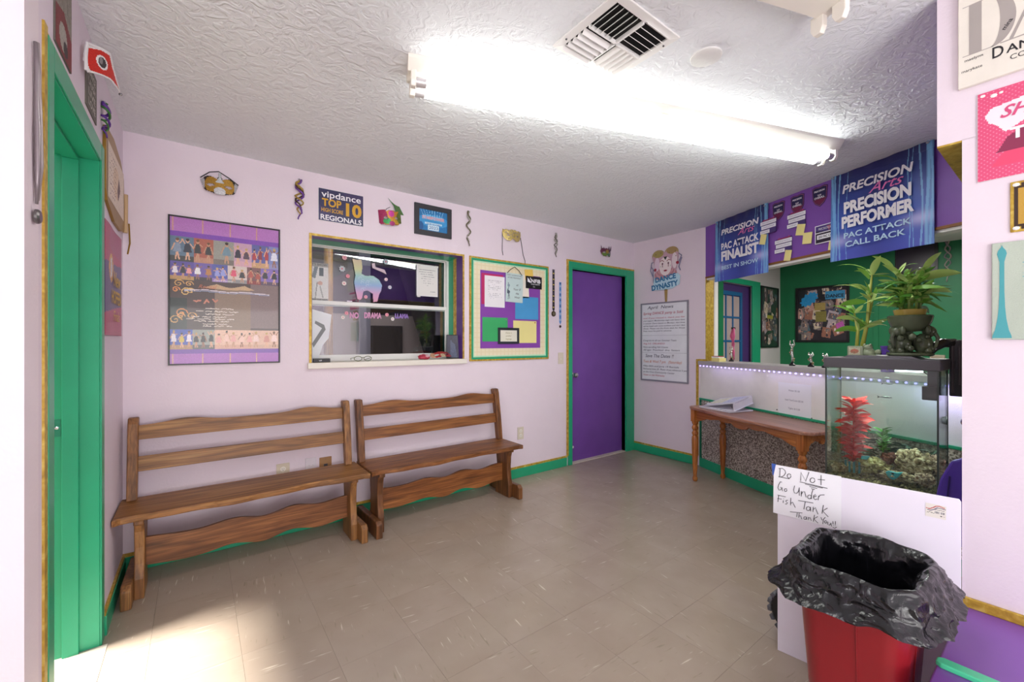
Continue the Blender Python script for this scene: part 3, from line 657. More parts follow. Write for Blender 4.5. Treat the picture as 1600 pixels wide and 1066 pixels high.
c = half_mask(Cv(32, 26)); c.c[c.a] = s2l('6a2a4a'); c.ell(.3, .35, .2, .25, '6a8a3a').ell(.7, .35, .2, .25, '3a7a50').ell(.5, .6, .14, .2, '9a8030').ell(.9, .7, .14, .3, '4a2450')
eyes(c, .5, .09, .1).speck(.3, 6); c.mesh('mask_face', .17, .10, GLITTER, t, .004, bend=.03, thick=.0015)
for k, (x, h) in enumerate(((-.07, .05), (-.03, .035), (.05, .055), (.08, .06))): MB().strip([(x, .03, .01), (x*1.05, .03+h*.6, .01), (x*1.15, .03+h, .008)], [.012, .012, .001], (1, 0, 0)).build('feather', plain('plum_feather', '4a2040', .7), t)

# hanging twisted ribbons / bead strings
def twist(name, label, plane, u, v, H, cols, seed, amp=.014, cat='ribbon', r=.0045):
    t = thing(name, label, cat, PL(plane, u, v))
    q = random.Random(seed)
    for i, (cn, col_) in enumerate(cols):
        ph = q.uniform(0, 6); f = q.uniform(3.2, 4.6); p = []
        for k in range(30):
            s_ = k/29; a = amp*(.35+.65*math.sin(PI*min(1, s_*1.05)))
            p.append((a*math.sin(ph+f*s_*4)+q.uniform(-1, 1)*amp*.15, H/2-H*s_*(1-.12*i), .006+.5*a*math.cos(ph+f*s_*4)+.006))
        MB().tube(p, [r*(1-.5*k/29) for k in range(30)], 5).build('strand', plain(cn, col_, .4), t, smooth='all')
    MB().lathe([(.001, 0), (.005, .001), (.005, .012), (.001, .014)], 8).build('pin', CHROME, t, M=T(0, H/2, 0))
    return t
twist('ribbon_curl', 'purple and gold curled ribbon hanging left of the top ten sign', 'B', .554, 2.235, .27, [('purple_ribbon', '6c3b9a'), ('gold_ribbon', 'a88a3a'), ('dark_ribbon', '4a3020')], 3, .026, r=.008)
twist('bead_string', 'twisted dark and silver ribbon right of the blue framed sign', 'B', 1.875, 2.25, .30, [('olive_braid', '6a6248'), ('silver_braid', 'a8a49c')], 5, .020, r=.008)
twist('bead_string', 'short twisted grey ribbon on the wall left of the purple door', 'B', 2.893, 2.246, .24, [('grey_braid', '77706a'), ('silver_braid', 'a8a49c')], 8, .018, r=.008)

# top ten sign
t = thing('award_sign', 'navy sign reading top 10 in yellow letters over the left side of the window', 'sign', PL('B', .829, 2.232))
c = Cv(60, 44, '2c2c58').poly([(0, 0), (.5, 0), (0, .5)], '3a3468').poly([(1, 1), (1, .4), (.5, 1)], '3c3060').speck(.15, 3)
c.mesh('print', .305, .222, GLOSSY, t, .005); flat(WHITE, 0, .309, .226, t, 'backing', .0045, .004)
YI = plain('yellow_ink', 'd8a428', .5)
text('vipdance', .043, WHITEINK, t, 0, .076, .006, w=.27, bold=.012)
text('TOP', .05, YI, t, -.066, .018, .006, w=.13, bold=.03); text('10', .085, YI, t, .085, -.008, .006, w=.11, bold=.04)
text('HIGH SCORE', .026, YI, t, -.062, -.035, .006, w=.145, bold=.02); text('REGIONALS', .034, WHITEINK, t, 0, -.086, .006, w=.28, bold=.02)
# blue framed sign
t = thing('framed_award', 'black framed bright blue award print over the right side of the window', 'framed print', PL('B', 1.546, 2.257))
c = Cv(56, 44, '1c78b8').ell(.5, .5, .55, .3, '3a9ad8').poly([(.1, .55), (.9, .5), (.85, .72), (.15, .75)], '60b8e8')
for k in range(9): c.line([(.05+.1*k, 1), (.2+.07*k, .55)], .015, 'a8dcf8')
c.rect(.3, .05, .7, .3, 'd8f0fc').rect(.2, .32, .8, .40, 'c8e8fa').ell(.05, .2, .1, .2, '1a5a98').speck(.12, 8)
c.mesh('print', .25, .17, GLOSSY, t, .008); frame_rect(.33, .248, .040, 0, .015).build('frame', plain('charcoal_frame', '35343a', .4), t, bev=.002)
text('STARPOWER', .024, plain('coral_ink', 'e8a0a0', .5), t, 0, .02, .010, w=.20, bold=.03); text('TOP SCORE', .014, plain('blue_ink', '2a60a8', .5), t, 0, -.028, .010, w=.13)
text('2023', .024, plain('blue_ink', '2a60a8', .5), t, 0, -.056, .010, w=.08)

# pinboard
t = thing('pinboard', 'framed cream pinboard with green and gold frame and purple centre panel', 'pinboard', PL('B', 2.341, 1.562))
WB, HB = .907, .912
frame_rect(WB, HB, .018, 0, .014).build('gold_frame', GOLD, t); frame_rect(WB-.030, HB-.030, .017, 0, .018).build('green_frame', GREEN, t, bev=.002)
c = Cv(80, 80, 'efe3c4'); m_ = ((c.X*80).astype(int) % 4 == 0) | ((c.Y*80).astype(int) % 4 == 0); c.c[m_] = s2l('eadcb6')
c.mesh('linen_board', WB-.06, HB-.06, PRINT, t, .006); frame_rect(WB-.068, HB-.068, .010, .004, .010).build('inner_edge', plain('mint_edge', 'b8ecca', .5), t)
B(-.343, .346, -.346, .346, .006, .009).build('purple_panel', plain('purple_felt', '8a46ac', .7), t)
def pinned(name, label, cat, u, v, W, H, mat, w=.0095, rot=0, group=None, pin=None):
    t = thing(name, label, cat, PL('B', u, v, w) @ T(rz=rot), group)
    B(-W/2, W/2, -H/2, H/2, 0, .0012).build('sheet', mat, t)
    if pin: MB().ball((pin[0], pin[1], .004), .006, 10, 6).build('push_pin', plain('pin_'+pin[2], pin[2], .3), t, smooth=True)
    return t
pinned('paper', 'magenta sheet mostly hidden behind the white notice on the pinboard', 'paper', 2.125, 1.745, .235, .275, plain('magenta_paper', 'c02a68', .6), .0095)
t = pinned('paper', 'white typed notice at the upper left of the pinboard', 'paper', 2.149, 1.725, .218, .279, PAPER, .0112)
c = Cv(40, 54, 'f2eff4')
for k in range(11): c.scrib(.15, [.85, .8, .7][k % 3], .86-.06*k, .012, 'b0aab6', k, .008)
c.mesh('print', .21, .27, PRINT, t, .0014)
t = pinned('hanging_sign', 'pale glittery sign hung by a black cord reading at your barre', 'sign', 2.365, 1.775, .20, .268, plain('pale_mint_board', 'c8dcdc', .4), .016, rot=-.02)
MB().tube([(-.085, .13, .003), (-.05, .165, .004), (0, .195, .002), (.05, .165, .004), (.085, .125, .003)], .003, 6).build('cord', BLACK, t)
GI = plain('grey_ink', '5a5e68', .5)
text('FAIRY GODMOTHER', .012, GI, t, .0, .115, .002, w=.17); text('AFTER MIDNIGHT', .012, GI, t, 0, .092, .002, w=.16)
for s_, yy in (('at', .03), ('Your IF', -.012), ('the', -.05), ('Hour', -.085)): text(s_, .02, INK, t, .035, yy, .002, shear=.3)
c = Cv(16, 44); c.line([(.4, .95), (.5, .7), (.3, .5), (.5, .3), (.4, 0)], .05, '6a7a8c').ell(.5, .8, .3, .08, '8aa0b0').poly([(.2, .6), (.9, .45), (.6, .3), (.1, .35)], '52606c').line([(.6, .3), (.8, .05)], .04, '404850')
c.mesh('figure_print', .045, .16, PRINT, t, .0015, M=T(-.065, -.03))
pinned('paper', 'torn cream and yellow slip behind the black card on the pinboard', 'paper', 2.497, 1.80, .09, .22, plain('cream_paper', 'f0e8dc', .6), .0095, .05)
pinned('sticky_note', 'orange yellow note peeking out over the black card on the pinboard', 'note', 2.545, 1.915, .10, .10, plain('orange_yellow_paper', 'f0cc62', .6), .0110, .1)
t = pinned('card', 'black card with white logo letters at the upper right of the pinboard', 'card', 2.604, 1.843, .20, .118, BLACK, .0125)
text('NFIB', .034, WHITEINK, t, .025, .016, .002, w=.115, bold=.03); text('MEMBER', .011, WHITEINK, t, .02, -.016, .002, w=.11); text('2024', .009, WHITEINK, t, 0, -.040, .002)
MB().prism([(-.078, .045), (-.035, .005), (-.04, -.005), (-.078, .004)], .0013, .002).build('emblem', WHITEINK, t); MB().prism([(-.05, .045), (-.038, .045), (-.038, .02)], .0013, .002).build('emblem', WHITEINK, t)
pinned('paper', 'blank bright blue sheet on the pinboard', 'paper', 2.521, 1.595, .281, .215, plain('blue_paper', '4c9ed8', .6), .0095)
pinned('paper', 'blank green sheet on the pinboard', 'paper', 2.155, 1.385, .275, .216, plain('green_paper', '3cae68', .6), .0095, pin=(.12, .09, '9aa0a8'))
pinned('paper', 'blank pale yellow sheet on the pinboard', 'paper', 2.498, 1.368, .281, .210, YELLOWP, .0095, pin=(.12, .09, 'b03030'))
t = thing('framed_note', 'small black framed lettered card at the foot of the pinboard', 'framed print', PL('B', 2.30, 1.329, .012)); frame_rect(.238, .148, .022, 0, .012).build('frame', plain('charcoal_frame2', '2a2f38', .4), t, bev=.002)
B(-.1, .1, -.055, .055, .001, .004).build('card', plain('ivory_card', 'ece8d8', .6), t)
for s_, yy in (('Dance is', .028), ('another', 0), ('language', -.028)): text(s_, .014, plain('gold_ink', '9a8a50', .5), t, 0, yy, .005, shear=.3)

# medals
for (lab, u, zt, zb, cols, disc) in (('medal on a black lettered ribbon right of the pinboard', 2.868, 2.0, 1.60, ('2a2430', '4a4050'), '6a5a48'), ('medal on a light blue ribbon next to the purple door frame', 2.960, 1.88, 1.475, ('6a9ad8', '3a5a9a'), '4a3030')):
    t = thing('medal', lab, 'medal', PL('B', u, zb))
    h = zt-zb; c = Cv(6, 60, 'ffffff'); c.rect(0, 0, 1, 1, cols[0])
    for k in range(14): c.rect(.15, .04+k*.07, .85, .07+k*.07, cols[1] if k % 2 else ('c8b060' if disc[0] == '6' else 'b8c8e0'))
    c.mesh('ribbon', .030, h, SATIN, t, .004, thick=.001, M=T(0, h/2, 0))
    MB().prism([(-.015, 0), (.015, 0), (0, -.025)], .003, .005).build('ribbon_point', plain('ribbon_'+cols[0], cols[0], .5), t)
    big = disc[0] == '6'
    m = MB().lathe([(.001, .006), (.020, .006), (.022, .008), (.027, .008), (.028, .006), (.028, .002), (.001, .002)] if big else [(.001, .008), (.012, .008), (.014, .002), (.001, .002)], 24)
    m.build('medallion', plain('medal_'+disc, disc, .3, metal=.7), t, M=T(0, -.045), smooth=True)
    if big: MB().add(*(lambda f: (f.v, f.f))(frame_rect(.022, .022, .004, .008, .010))).build('relief', plain('medal_pale', 'c8bca0', .3, metal=.6), t, M=T(0, -.045, 0, .78))
# switch and outlets
def plate(name, label, u, v, mat, kind, cat, W=.072, H=.116):
    t = thing(name, label, cat, PL('B', u, v)); B(-W/2, W/2, -H/2, H/2, 0, .006).build('cover_plate', mat, t, bev=.002)
    if kind == 'switch':
        B(-.005, .005, -.012, .012, .006, .008).build('slot', CREAM, t); B(-.0035, .0035, 0, .010, .006, .016).build('toggle', CREAM, t)
    elif kind == 'outlet':
        for y in (.021, -.021):
            s_ = MB().lathe([(.001, .008), (.016, .008), (.017, .005)], 20).build('socket', CREAM, t, M=T(0, y, 0))
            MB().box(-.0065, -.0045, -.002, .007, .007, .0085).box(.0045, .0065, -.001, .006, .007, .0085).build('slots', BLACK, s_)
            MB().lathe([(.001, .0085), (.0025, .0085), (.0025, .007)], 8).build('ground_hole', BLACK, s_, M=T(0, -.008, 0))
    elif kind == 'jack':
        B(-.012, .012, -.012, .012, .006, .010).build('jack', DGREY, t); MB().ball((0, .045, .006), .003, 8, 4).build('screw', CHROME, t)
    elif kind == 'blank':
        for x in (-.012, .012): MB().ball((x, .0, .006), .002, 8, 4).build('screw', CHROME, t)
    return t
plate('light_switch', 'beige light switch between the pinboard and purple door', 2.968, 1.107, BEIGE, 'switch', 'switch')
plate('power_outlet', 'beige double outlet low on the wall right of the right bench', 2.449, .412, BEIGE, 'outlet', 'outlet')
plate('power_outlet', 'beige double outlet behind the left bench, leftmost of three plates', .458, .412, plain('ivory_plate', 'd8ccb8', .4), 'outlet', 'outlet', .078)
plate('cable_plate', 'white blank wall plate behind the left bench between outlet and brown plate', .628, .430, plain('wall_white_plate', 'e0d8e0', .4), 'blank', 'wall plate', .07, .10)
plate('phone_jack', 'brown wall plate behind the left bench near its right post', .722, .412, plain('tan_plate', 'a47a50', .4), 'jack', 'wall plate', .080)

# ------------------------------------------------------------------ stickers and notice on the window glass, things on the sill
def glassplace(u, v, w=0): return basis((u, 3.398-w, v), (1, 0, 0), (0, -1, 0))
PLs = {}
t = thing('paper', 'white typed notice taped to the upper right of the window glass', 'paper', glassplace(1.614, 1.806))
B(-.100, .100, -.135, .135, 0, .001).build('sheet', PAPER, t); c = Cv(40, 54, 'efecea')
for k, (a, b) in enumerate(((.1, .9), (.1, .75), None or (.15, .8), (.2, .85), (.15, .85), (.3, .7), (.15, .85), (.3, .7))): c.scrib(a, b, .86-.075*k, .012, '9a96a0', k, .01)
c.scrib(.65, .9, .14, .012, '9a96a0', 3, .01); c.mesh('print', .19, .26, PRINT, t, .0015)
for x, y in ((-.08, -.137), (.09, .13), (-.08, .13)): B(x-.015, x+.015, y-.008, y+.008, .0012, .002).build('tape', plain('clear_tape', 'e8e4e0', .3), t)
t = thing('poster', 'black and white cartoon strip poster at the left edge of the window glass', 'poster', glassplace(.735, 1.72))
c = Cv(34, 60, 'e9e5e6').rect(0, .9, 1, 1, 'b0acac').rect(0, 0, 1, .09, 'b0acac').poly([(.25, .9), (.45, .9), (.3, .6), (.1, .62)], '8a9098').poly([(.5, .88), (.75, .88), (.72, .66), (.5, .66)], '70787e').line([(.4, .5), (.3, .1)], .03, 'a8a4a6').ell(.55, .48, .14, .05, 'd8b0a8').line([(.55, .4), (.7, .12)], .04, 'b8b4b6').speck(.05)
c.mesh('print', .13, .29, PRINT, t, .001, thick=.001)
text("IT'S SHOW", .016, INK, t, 0, .132, .002, w=.11); text('TIME SHE SAID', .016, INK, t, 0, -.132, .002, w=.115)
t = thing('window_sticker', 'pastel rainbow llama cut-out stuck on the upper window glass', 'sticker', glassplace(1.095, 1.762))
c = Cv(70, 84)
pts = [(.0, .98), (.06, .99), (.10, .97), (.30, .99), (.33, .8), (.30, .66), (.42, .62), (.7, .63), (.9, .55), (1, .42), (.97, .28), (.9, .2), (.84, .02), (.70, 0), (.68, .2), (.5, .27), (.36, .24), (.32, .08), (.26, .03), (.16, .05), (.1, .25), (.05, .45), (.1, .6), (.05, .8)]
m_ = inside(pts, c.X, c.Y); c.a = m_
g = [(0, 'e8a8c0'), (.2, 'd8a8d0'), (.4, '9ab8e0'), (.6, 'a8d0d0'), (.75, 'd8d8a8'), (1, 'e0c8b0')]
for (y0_, c0), (y1_, c1) in zip(g, g[1:]):
    q = (c.Y >= y0_) & (c.Y <= y1_); f_ = ((c.Y-y0_)/(y1_-y0_))[..., None]; c.c[q] = (np.array(s2l(c0))*(1-f_)+np.array(s2l(c1))*f_)[q]
for k in range(14): q = random.Random(k); c2 = c.a.copy(); x, y = q.uniform(.15, .9), q.uniform(.25, .6); c.line([(x+.05*math.cos(a_/2), y+.03*math.sin(a_/2)) for a_ in range(9)], .008, 'c8d8ec'); c.a = c2
c.mesh('print', .235, .335, PRINT, t, .001, thick=.001)
for k, (x, y, r0, col_) in enumerate(((.918, 1.927, .022, 'e0a8b0'), (.900, 1.839, .026, 'c8ccd4'), (.943, 1.786, .018, 'e898a8'), (.915, 1.727, .020, 'f0e0dc'), (1.247, 1.787, .016, 'f0d8e0'), (1.279, 1.725, .017, 'd8e0ec'), (1.082, 1.633, .016, 'f0a8b8'), (1.245, 1.932, .026, 'b8c4cc'))):
    t = thing('window_sticker', ['pink blossom sticker above the llama’s left on the window', 'silver flower sticker left of the llama’s head', 'rose pink dot sticker left of the llama’s neck', 'cream flower sticker left of the llama’s chest', 'pale pink flower sticker right of the llama’s back', 'pale blue flower sticker lower right of the llama’s back', 'pink flower sticker between the llama’s legs', 'grey bird sticker above the pink ribbon sticker'][k].replace('’', "'"), 'sticker', glassplace(x, y))
    pts = [(r0*(1 if i % 2 else .72)*math.cos(PI*i/8), r0*(1 if i % 2 else .72)*math.sin(PI*i/8)) for i in range(16)]
    MB().prism(pts, 0, .0012).build('petals', plain('sticker_'+col_, col_, .5), t); MB().ball((0, 0, .001), (r0*.3, r0*.3, .001), 10, 4).build('centre', plain('sticker_core', 'd87890', .5), t)
t = thing('window_sticker', 'pale pink ribbon shaped sticker near the top of the glass', 'sticker', glassplace(1.189, 1.870)); MB().prism([(-.06, .035), (-.035, .04), (-.03, .01), (.045, -.005), (.062, -.042), (.035, -.03), (-.055, 0)], 0, .0012).build('ribbon', plain('sticker_ribbon', 'd8c0cc', .5), t)
PI_ = plain('pink_letter', 'd898c0', .5)
for i, ch in enumerate('NO'): pass
t = thing('window_lettering', 'pink word NO stuck on the lower glass', 'sticker', glassplace(.990, 1.482, .006)); text('NO', .042, PI_, t, 0, 0, .001, w=.07, bold=.05)
t = thing('window_lettering', 'pink word DRAMA stuck on the lower glass', 'sticker', glassplace(1.137, 1.486, .006)); text('DRAMA', .042, PI_, t, 0, 0, .001, w=.14, bold=.05)
t = thing('window_lettering', 'lilac word LLAMA stuck on the lower glass', 'sticker', glassplace(1.380, 1.49, .006)); text('LLAMA', .036, plain('lilac_letter', '9a78c8', .5), t, 0, 0, .001, w=.12, bold=.05)
for k, (x, col_, lab) in enumerate(((.932, 'f0a0b0', 'pink flower sticker left of the word NO'), (.905, 'f0e8e0', 'cream flower sticker at far left below the rail'), (1.252, 'f0a0b0', 'pink flower sticker right of the word DRAMA'), (1.300, 'f4ecec', 'white flower sticker right of the word DRAMA'))):
    t = thing('window_sticker', lab, 'sticker', glassplace(x, 1.485+(-.022 if k % 2 else .012), .006)); r0 = .017
    pts = [(r0*(1 if i % 2 else .72)*math.cos(PI*i/8), r0*(1 if i % 2 else .72)*math.sin(PI*i/8)) for i in range(16)]
    MB().prism(pts, 0, .0012).build('petals', plain('sticker_'+col_, col_, .5), t); MB().ball((0, 0, .001), (r0*.3, r0*.3, .001), 10, 4).build('centre', plain('sticker_core', 'd87890', .5), t)
# white cut-out letter form leaning inside the sill at left
t = thing('white_cutout', 'white zigzag wooden cut-out leaning in the left end of the window', 'ornament', basis((.735, 3.372, 1.131), (1, 0, 0), (0, -1, .06)))
MB().prism([(-.07, .0), (-.02, .0), (.02, .12), (.06, .17), (.085, .35), (-.07, .39)], 0, .012).build('board', PAPER, t)
MB().prism([(-.045, .10), (.04, .235), (.03, .27), (-.03, .30), (-.035, .28), (.015, .245), (-.055, .13)], .012, .0135).build('line_drawing', plain('grey_card_line', '8a8a8c', .5), t)
# eyeglasses
t = thing('eyeglasses', 'olive green framed eyeglasses lying on the window sill', 'eyeglasses', T(.985, 3.19, 1.131))
for s_ in (-1, 1):
    MB().tube([(s_*.035+.028*math.cos(a*PI/8), -.03, .020+.017*math.sin(a*PI/8)) for a in range(17)], .0024, 6).build('rim', plain('olive_frame', '5a6238', .3), t)
    MB().tube([(s_*.062, -.03, .028), (s_*.072, .03, .02), (s_*.05, .09, .006)], .002, 6).build('temple', plain('olive_frame', '5a6238', .3), t)
    MB().ball((s_*.035, -.03, .020), (.026, .001, .016), 14, 6).build('lens', CLEAR, t)
MB().tube([(-.009, -.03, .026), (0, -.032, .029), (.009, -.03, .026)], .002, 6).build('bridge', plain('olive_frame', '5a6238', .3), t)
t = thing('small_box', 'small black box with pale lettering at the left end of the sill', 'box', T(.70, 3.165, 1.130)); B(-.055, .055, -.015, .015, 0, .028).build('body', BLACK, t, bev=.002)
text('VIP', .010, WHITEINK, t, 0, 0, 0, M=basis((-.01, -.0152, .014), (1, 0, 0), (0, -1, 0)))
t = thing('carnival_mask', 'red and gold carnival mask lying on the right of the window sill', 'mask', basis((1.64, 3.19, 1.150), (1, .15, 0), (0, -.6, .8)))
c = half_mask(Cv(46, 24)); c.c[c.a] = s2l('c03438'); c.ell(.5, .3, .12, .3, 'd8c0a0').ell(.1, .6, .1, .4, 'd0a080').ell(.9, .6, .1, .4, 'a02030'); eyes(c, .5, .11, .12).speck(.3, 9)
c.mesh('mask_face', .20, .075, GLITTER, t, .004, bend=.025, thick=.0015)
t = thing('red_bow', 'crumpled red and pink glitter bow on the window sill beside the red mask', 'bow', T(1.485, 3.19, 1.131)); MB().ball((0, 0, .02), (.05, .03, .02), 14, 10, .25, 3).build('loops', plain('red_glitter', 'b83a50', .35, bs=.5), t); MB().ball((.02, -.02, .025), (.02, .012, .012), 10, 8, .25, 5).build('centre_knot', plain('pink_glitter', 'd8a8b0', .35), t)
t = thing('tablet', 'dark tablet standing on edge against the right side of the window sill', 'tablet', basis((1.775, 3.235, 1.131), (.75, -.45, 0), (-.45, -.75, .08)))
B(-.055, .055, 0, .205, -.006, .006).build('case', BLACK, t, bev=.004); c = Cv(20, 40, '2a2c40').poly([(.3, 0), (.9, 0), (.7, .6), (.3, .8)], '4a5470').speck(.3, 2); c.mesh('screen_print', .098, .19, GLOSSY, t, .0065, M=T(0, .102))

# ------------------------------------------------------------------ whiteboard and jester sign on the right wall
t = thing('whiteboard', 'grey framed whiteboard headed April News, filled with handwriting', 'whiteboard', PL('R', 2.742, 1.273))
WW, WH = .592, .884
B(-WW/2, WW/2, -WH/2, WH/2, .001, .006).build('panel', plain('whiteboard_enamel', 'eef0f5', .2), t)
frame_rect(WW, WH, .016, .0, .014).build('frame', plain('grey_aluminium', '9a98a4', .35, metal=.3), t, bev=.001)
RI = plain('red_marker', 'b8305a', .5); BI = plain('blue_black_marker', '3a3a58', .5); OI = plain('orange_marker', 'c87858', .5)
def wt(s_, h, m_, x, y, w_=None, b=.004): text(s_, h, m_, t, x, y, .0068, w=w_, bold=b, shear=.22, align='L')
wt('April  News', .034, BI, -.21, .372, .33); wt('Spring DANCE party is Sold', .028, RI, -.265, .310, .50, .008)
ls = [('out! If you missed it, thank you for', RI, .268), ('your support. Memberships begin with lesson dates', BI, .238), ('in summer. Dance lessons on Mondays, class times', BI, .208), ('will be listed with room numbers and start date', BI, .178), ('Shoes. Please see the front desk for Shoes', BI, .150), ('Fees must be paid in advance', BI, .122)]
for s_, m_, y in ls: wt(s_, .0155, m_, -.265, y-.006, .52 if len(s_) > 34 else .36)
for s_, m_, y, w_ in (('Congrats to all our Summer Team', BI, .008, .42), ('Aug 3-5  ORLANDO', RI, -.028, .28), ('Now enrolling Fall Classes', BI, -.068, .32), ('All ages  Preschool  thru  Seniors', BI, -.100, .46)): wt(s_, .018, m_, -.265, y, w_)
wt('Save The Dates !!', .036, BI, -.235, -.175, .36, .006); wt('Tues & Wed 7 pm   (Saturday)', .028, OI, -.262, -.235, .48)
for s_, m_, y, w_ in (('Fifty-fifth and June 19 Recitals', BI, -.283, .45), ('Rehearsal June 20  Photo dress rehearsal 5 pm', BI, -.316, .54), ('at the Civic Community Center', BI, -.350, .40), ('Tickets on Sale Wednesday', RI, -.385, .28)): wt(s_, .018, m_, -.265, y, w_)
B(-.28, .28, .072, .0735, .006, .007).build('ruled_line', BI, t); B(-.28, .28, -.122, -.1205, .006, .007).build('ruled_line', BI, t)
t = thing('jester_sign', 'hand-painted jester head sign lettered DANCE DYNASTY above the whiteboard', 'sign', PL('R', 2.714, 2.08, .012))
c = Cv(150, 177)
c.line([(.12, .5), (.04, .6), (.06, .68), (.16, .7)], .016, '8a88a8').line([(.10, .35), (.02, .5), (.05, .62)], .016, '8a88a8').line([(.9, .62), (.98, .75), (.88, .82), (.8, .76)], .016, '8a88a8').line([(.94, .42), (.9, .5), (.98, .7)], .018, '8a88a8').line([(.12, .2), (.1, .5)], .016, '8a88a8')
c.ell(.28, .82, .2, .14, 'b09a68').ell(.68, .85, .21, .14, 'b0986a').poly([(.08, .8), (.3, .95), (.48, .88), (.68, .98), (.9, .82), (.84, .5), (.8, .38), (.5, .28), (.2, .4), (.16, .6)], 'c8a0b0')
c.ell(.28, .86, .16, .08, 'a89858').ell(.7, .9, .16, .08, 'a88c5c').ell(.78, .66, .08, .18, 'eadbe0').ell(.24, .62, .08, .16, 'e8d0e0')
c.ell(.5, .36, .34, .16, 'c89098')
for k in range(5): c.line([(.5+(.32-.03*k)*math.cos(PI+a_*PI/12), .42+.02*k+(.2-.035*k)*math.sin(PI+a_*PI/12)) for a_ in range(13)], .010, ['a06470', 'd8b0b0'][k % 2])
c.ell(.5, .56, .19, .22, 'f2e4e4').poly([(.44, .78), (.56, .78), (.5, .70)], '1c2a28')
for s_ in (-1, 1):
    c.line([(.5+s_*.05, .67), (.5+s_*.1, .705), (.5+s_*.16, .68)], .016, '9a5860'); c.ell(.5+s_*.09, .62, .035, .022, 'f8f0f4').ell(.5+s_*.09, .62, .022, .024, '5a2a34').line([(.5+s_*.09, .60), (.5+s_*.09, .54)], .012, '7a3a48').ell(.5+s_*.15, .56, .012, .012, '9ac0b0')
c.ell(.5, .455, .05, .022, 'a82a44').line([(.44, .46), (.5, .452), (.56, .46)], .008, '781a30').ell(.18, .5, .04, .035, 'b03048').ell(.86, .6, .04, .035, 'b03048')
for x, y in ((.2, .86), (.36, .88), (.62, .86), (.8, .88), (.82, .76)): c.ell(x, y, .014, .012, '705a38')
c.poly([(.14, .30), (.3, .24), (.86, .36), (.94, .30), (.92, .10), (.7, .02), (.5, .0), (.12, .02), (.06, .06), (.12, .16)], 'bfe0ee')
c.speck(.08, 3); c.mesh('painted_board', .40, .47, PRINT, t, .004, thick=.006)
DI = plain('teal_blue_letter', '2a78a8', .5)
text('DANCE', .052, DI, t, .0, -.103, .005, w=.255, bold=.045, rot=.10); text('DYNASTY', .054, DI, t, -.01, -.185, .005, w=.33, bold=.045, rot=.10)
MB().prism([(-.012, -.225), (.022, -.225), (.016, -.365), (-.004, -.365)], -.004, .004).build('stick', wood('pale_stick_wood', 'a88a50', 'b89a5c', 'c8ac70', 1), t)

# ------------------------------------------------------------------ soffit: banners, shields, cards, notes
def banner(label, u, v, W, H, lines, flip=0):
    t = thing('banner', label, 'banner', PL('S', u, v, .022))
    c = Cv(220, 216, '2a3f98'); X, Y = c.X, c.Y
    top = np.array(s2l('1d1c52')); mid = np.array(s2l('3a5cc0')); low = np.array(s2l('5f5cc8'))
    f_ = np.clip((1-Y)*1.6, 0, 1)[..., None]; c.c = top*(1-f_)+mid*f_
    f_ = np.clip((.4-Y)*2, 0, 1)[..., None]*.6; c.c = c.c*(1-f_)+low*f_
    ctr = np.exp(-((X-.5)/.25)**2)[..., None]*.35; c.c = c.c*(1-ctr)+np.array(s2l('28206a'))*ctr
    for gx_, gy_ in ((.04, .22), (.92, .27)):
        g_ = np.exp(-(((X-gx_)/.16)**2+((Y-gy_)/.06)**2))[..., None]*.8; c.c = c.c*(1-g_)+np.array(s2l('c8c4f4'))*g_
    for k, (x0_, a_) in enumerate(((.03, .015), (.06, .01), (.10, .01), (.18, .004), (.95, .015), (.98, .012), (.90, .01), (.80, .006), (.83, .004))):
        m_ = np.abs(X-x0_-.012*np.sin(Y*5+k)) < a_*.8; c.c[m_] = c.c[m_]*.45+np.array(s2l('8fd0f4'))*.55
    m_ = (np.abs(X-.5) > .44); c.c[m_] = c.c[m_]*.6+np.array(s2l('78b8ec'))*.4
    c.mesh('vinyl_sheet', W, H, SATIN, t, .001, thick=.0015, flag=lambda a, b: .010*np.sin(a*9+1)*(1.1-b)+.004*np.sin(a*30)*(b > .9))
    for x in (-1, 1):
        MB().lathe([(.004, .0), (.009, .0), (.009, .003), (.004, .003)], 12).build('grommet', CHROME, t, M=T(x*(W/2-.022), H/2-.022, .010))
        MB().tube([(x*(W/2-.022), H/2-.02, .014), (x*(W/2-.012), H/2+.004, .006)], .003, 5).build('tie', plain('pale_blue_cord', 'a8d0e8', .5), t)
    z = .0175
    for (s_, h, x, y, w_, b_, sh, m2, sp) in lines: text(s_, h, m2, t, x, y, z, w=w_, bold=b_, shear=sh, sp=sp)
    return t
PK = plain('pink_script_ink', 'ec7cc0', .5); PB = plain('pale_blue_ink', 'c4e4f8', .5)
banner('left blue banner reading PAC ATTACK FINALIST, BEST IN SHOW', .475, 2.148, .612, .585, [
    ('PRECISION', .048, .01, .165, .44, .03, .15, WHITEINK, 1), ('Arts', .055, .09, .120, .19, .004, .45, PK, 1),
    ('PAC ATTACK', .058, .01, .03, .44, .035, 0, WHITEINK, 1), ('FINALIST', .082, .01, -.062, .44, .05, 0, WHITEINK, 1), ('BEST IN SHOW', .034, .01, -.172, .43, .02, 0, PB, 1)])
banner('right blue banner reading PRECISION PERFORMER, PAC ATTACK CALL BACK', 1.625, 2.146, .600, .612, [
    ('PRECISION', .052, .0, .175, .42, .03, .15, WHITEINK, 1), ('Arts', .06, .06, .125, .20, .004, .45, PK, 1),
    ('PRECISION', .072, .0, .045, .40, .05, 0, WHITEINK, 1), ('PERFORMER', .072, .0, -.052, .43, .05, 0, WHITEINK, 1), ('PAC ATTACK', .036, .0, -.145, .40, .02, 0, PB, 1), ('CALL BACK', .036, -.01, -.205, .36, .02, 0, PB, 1)])
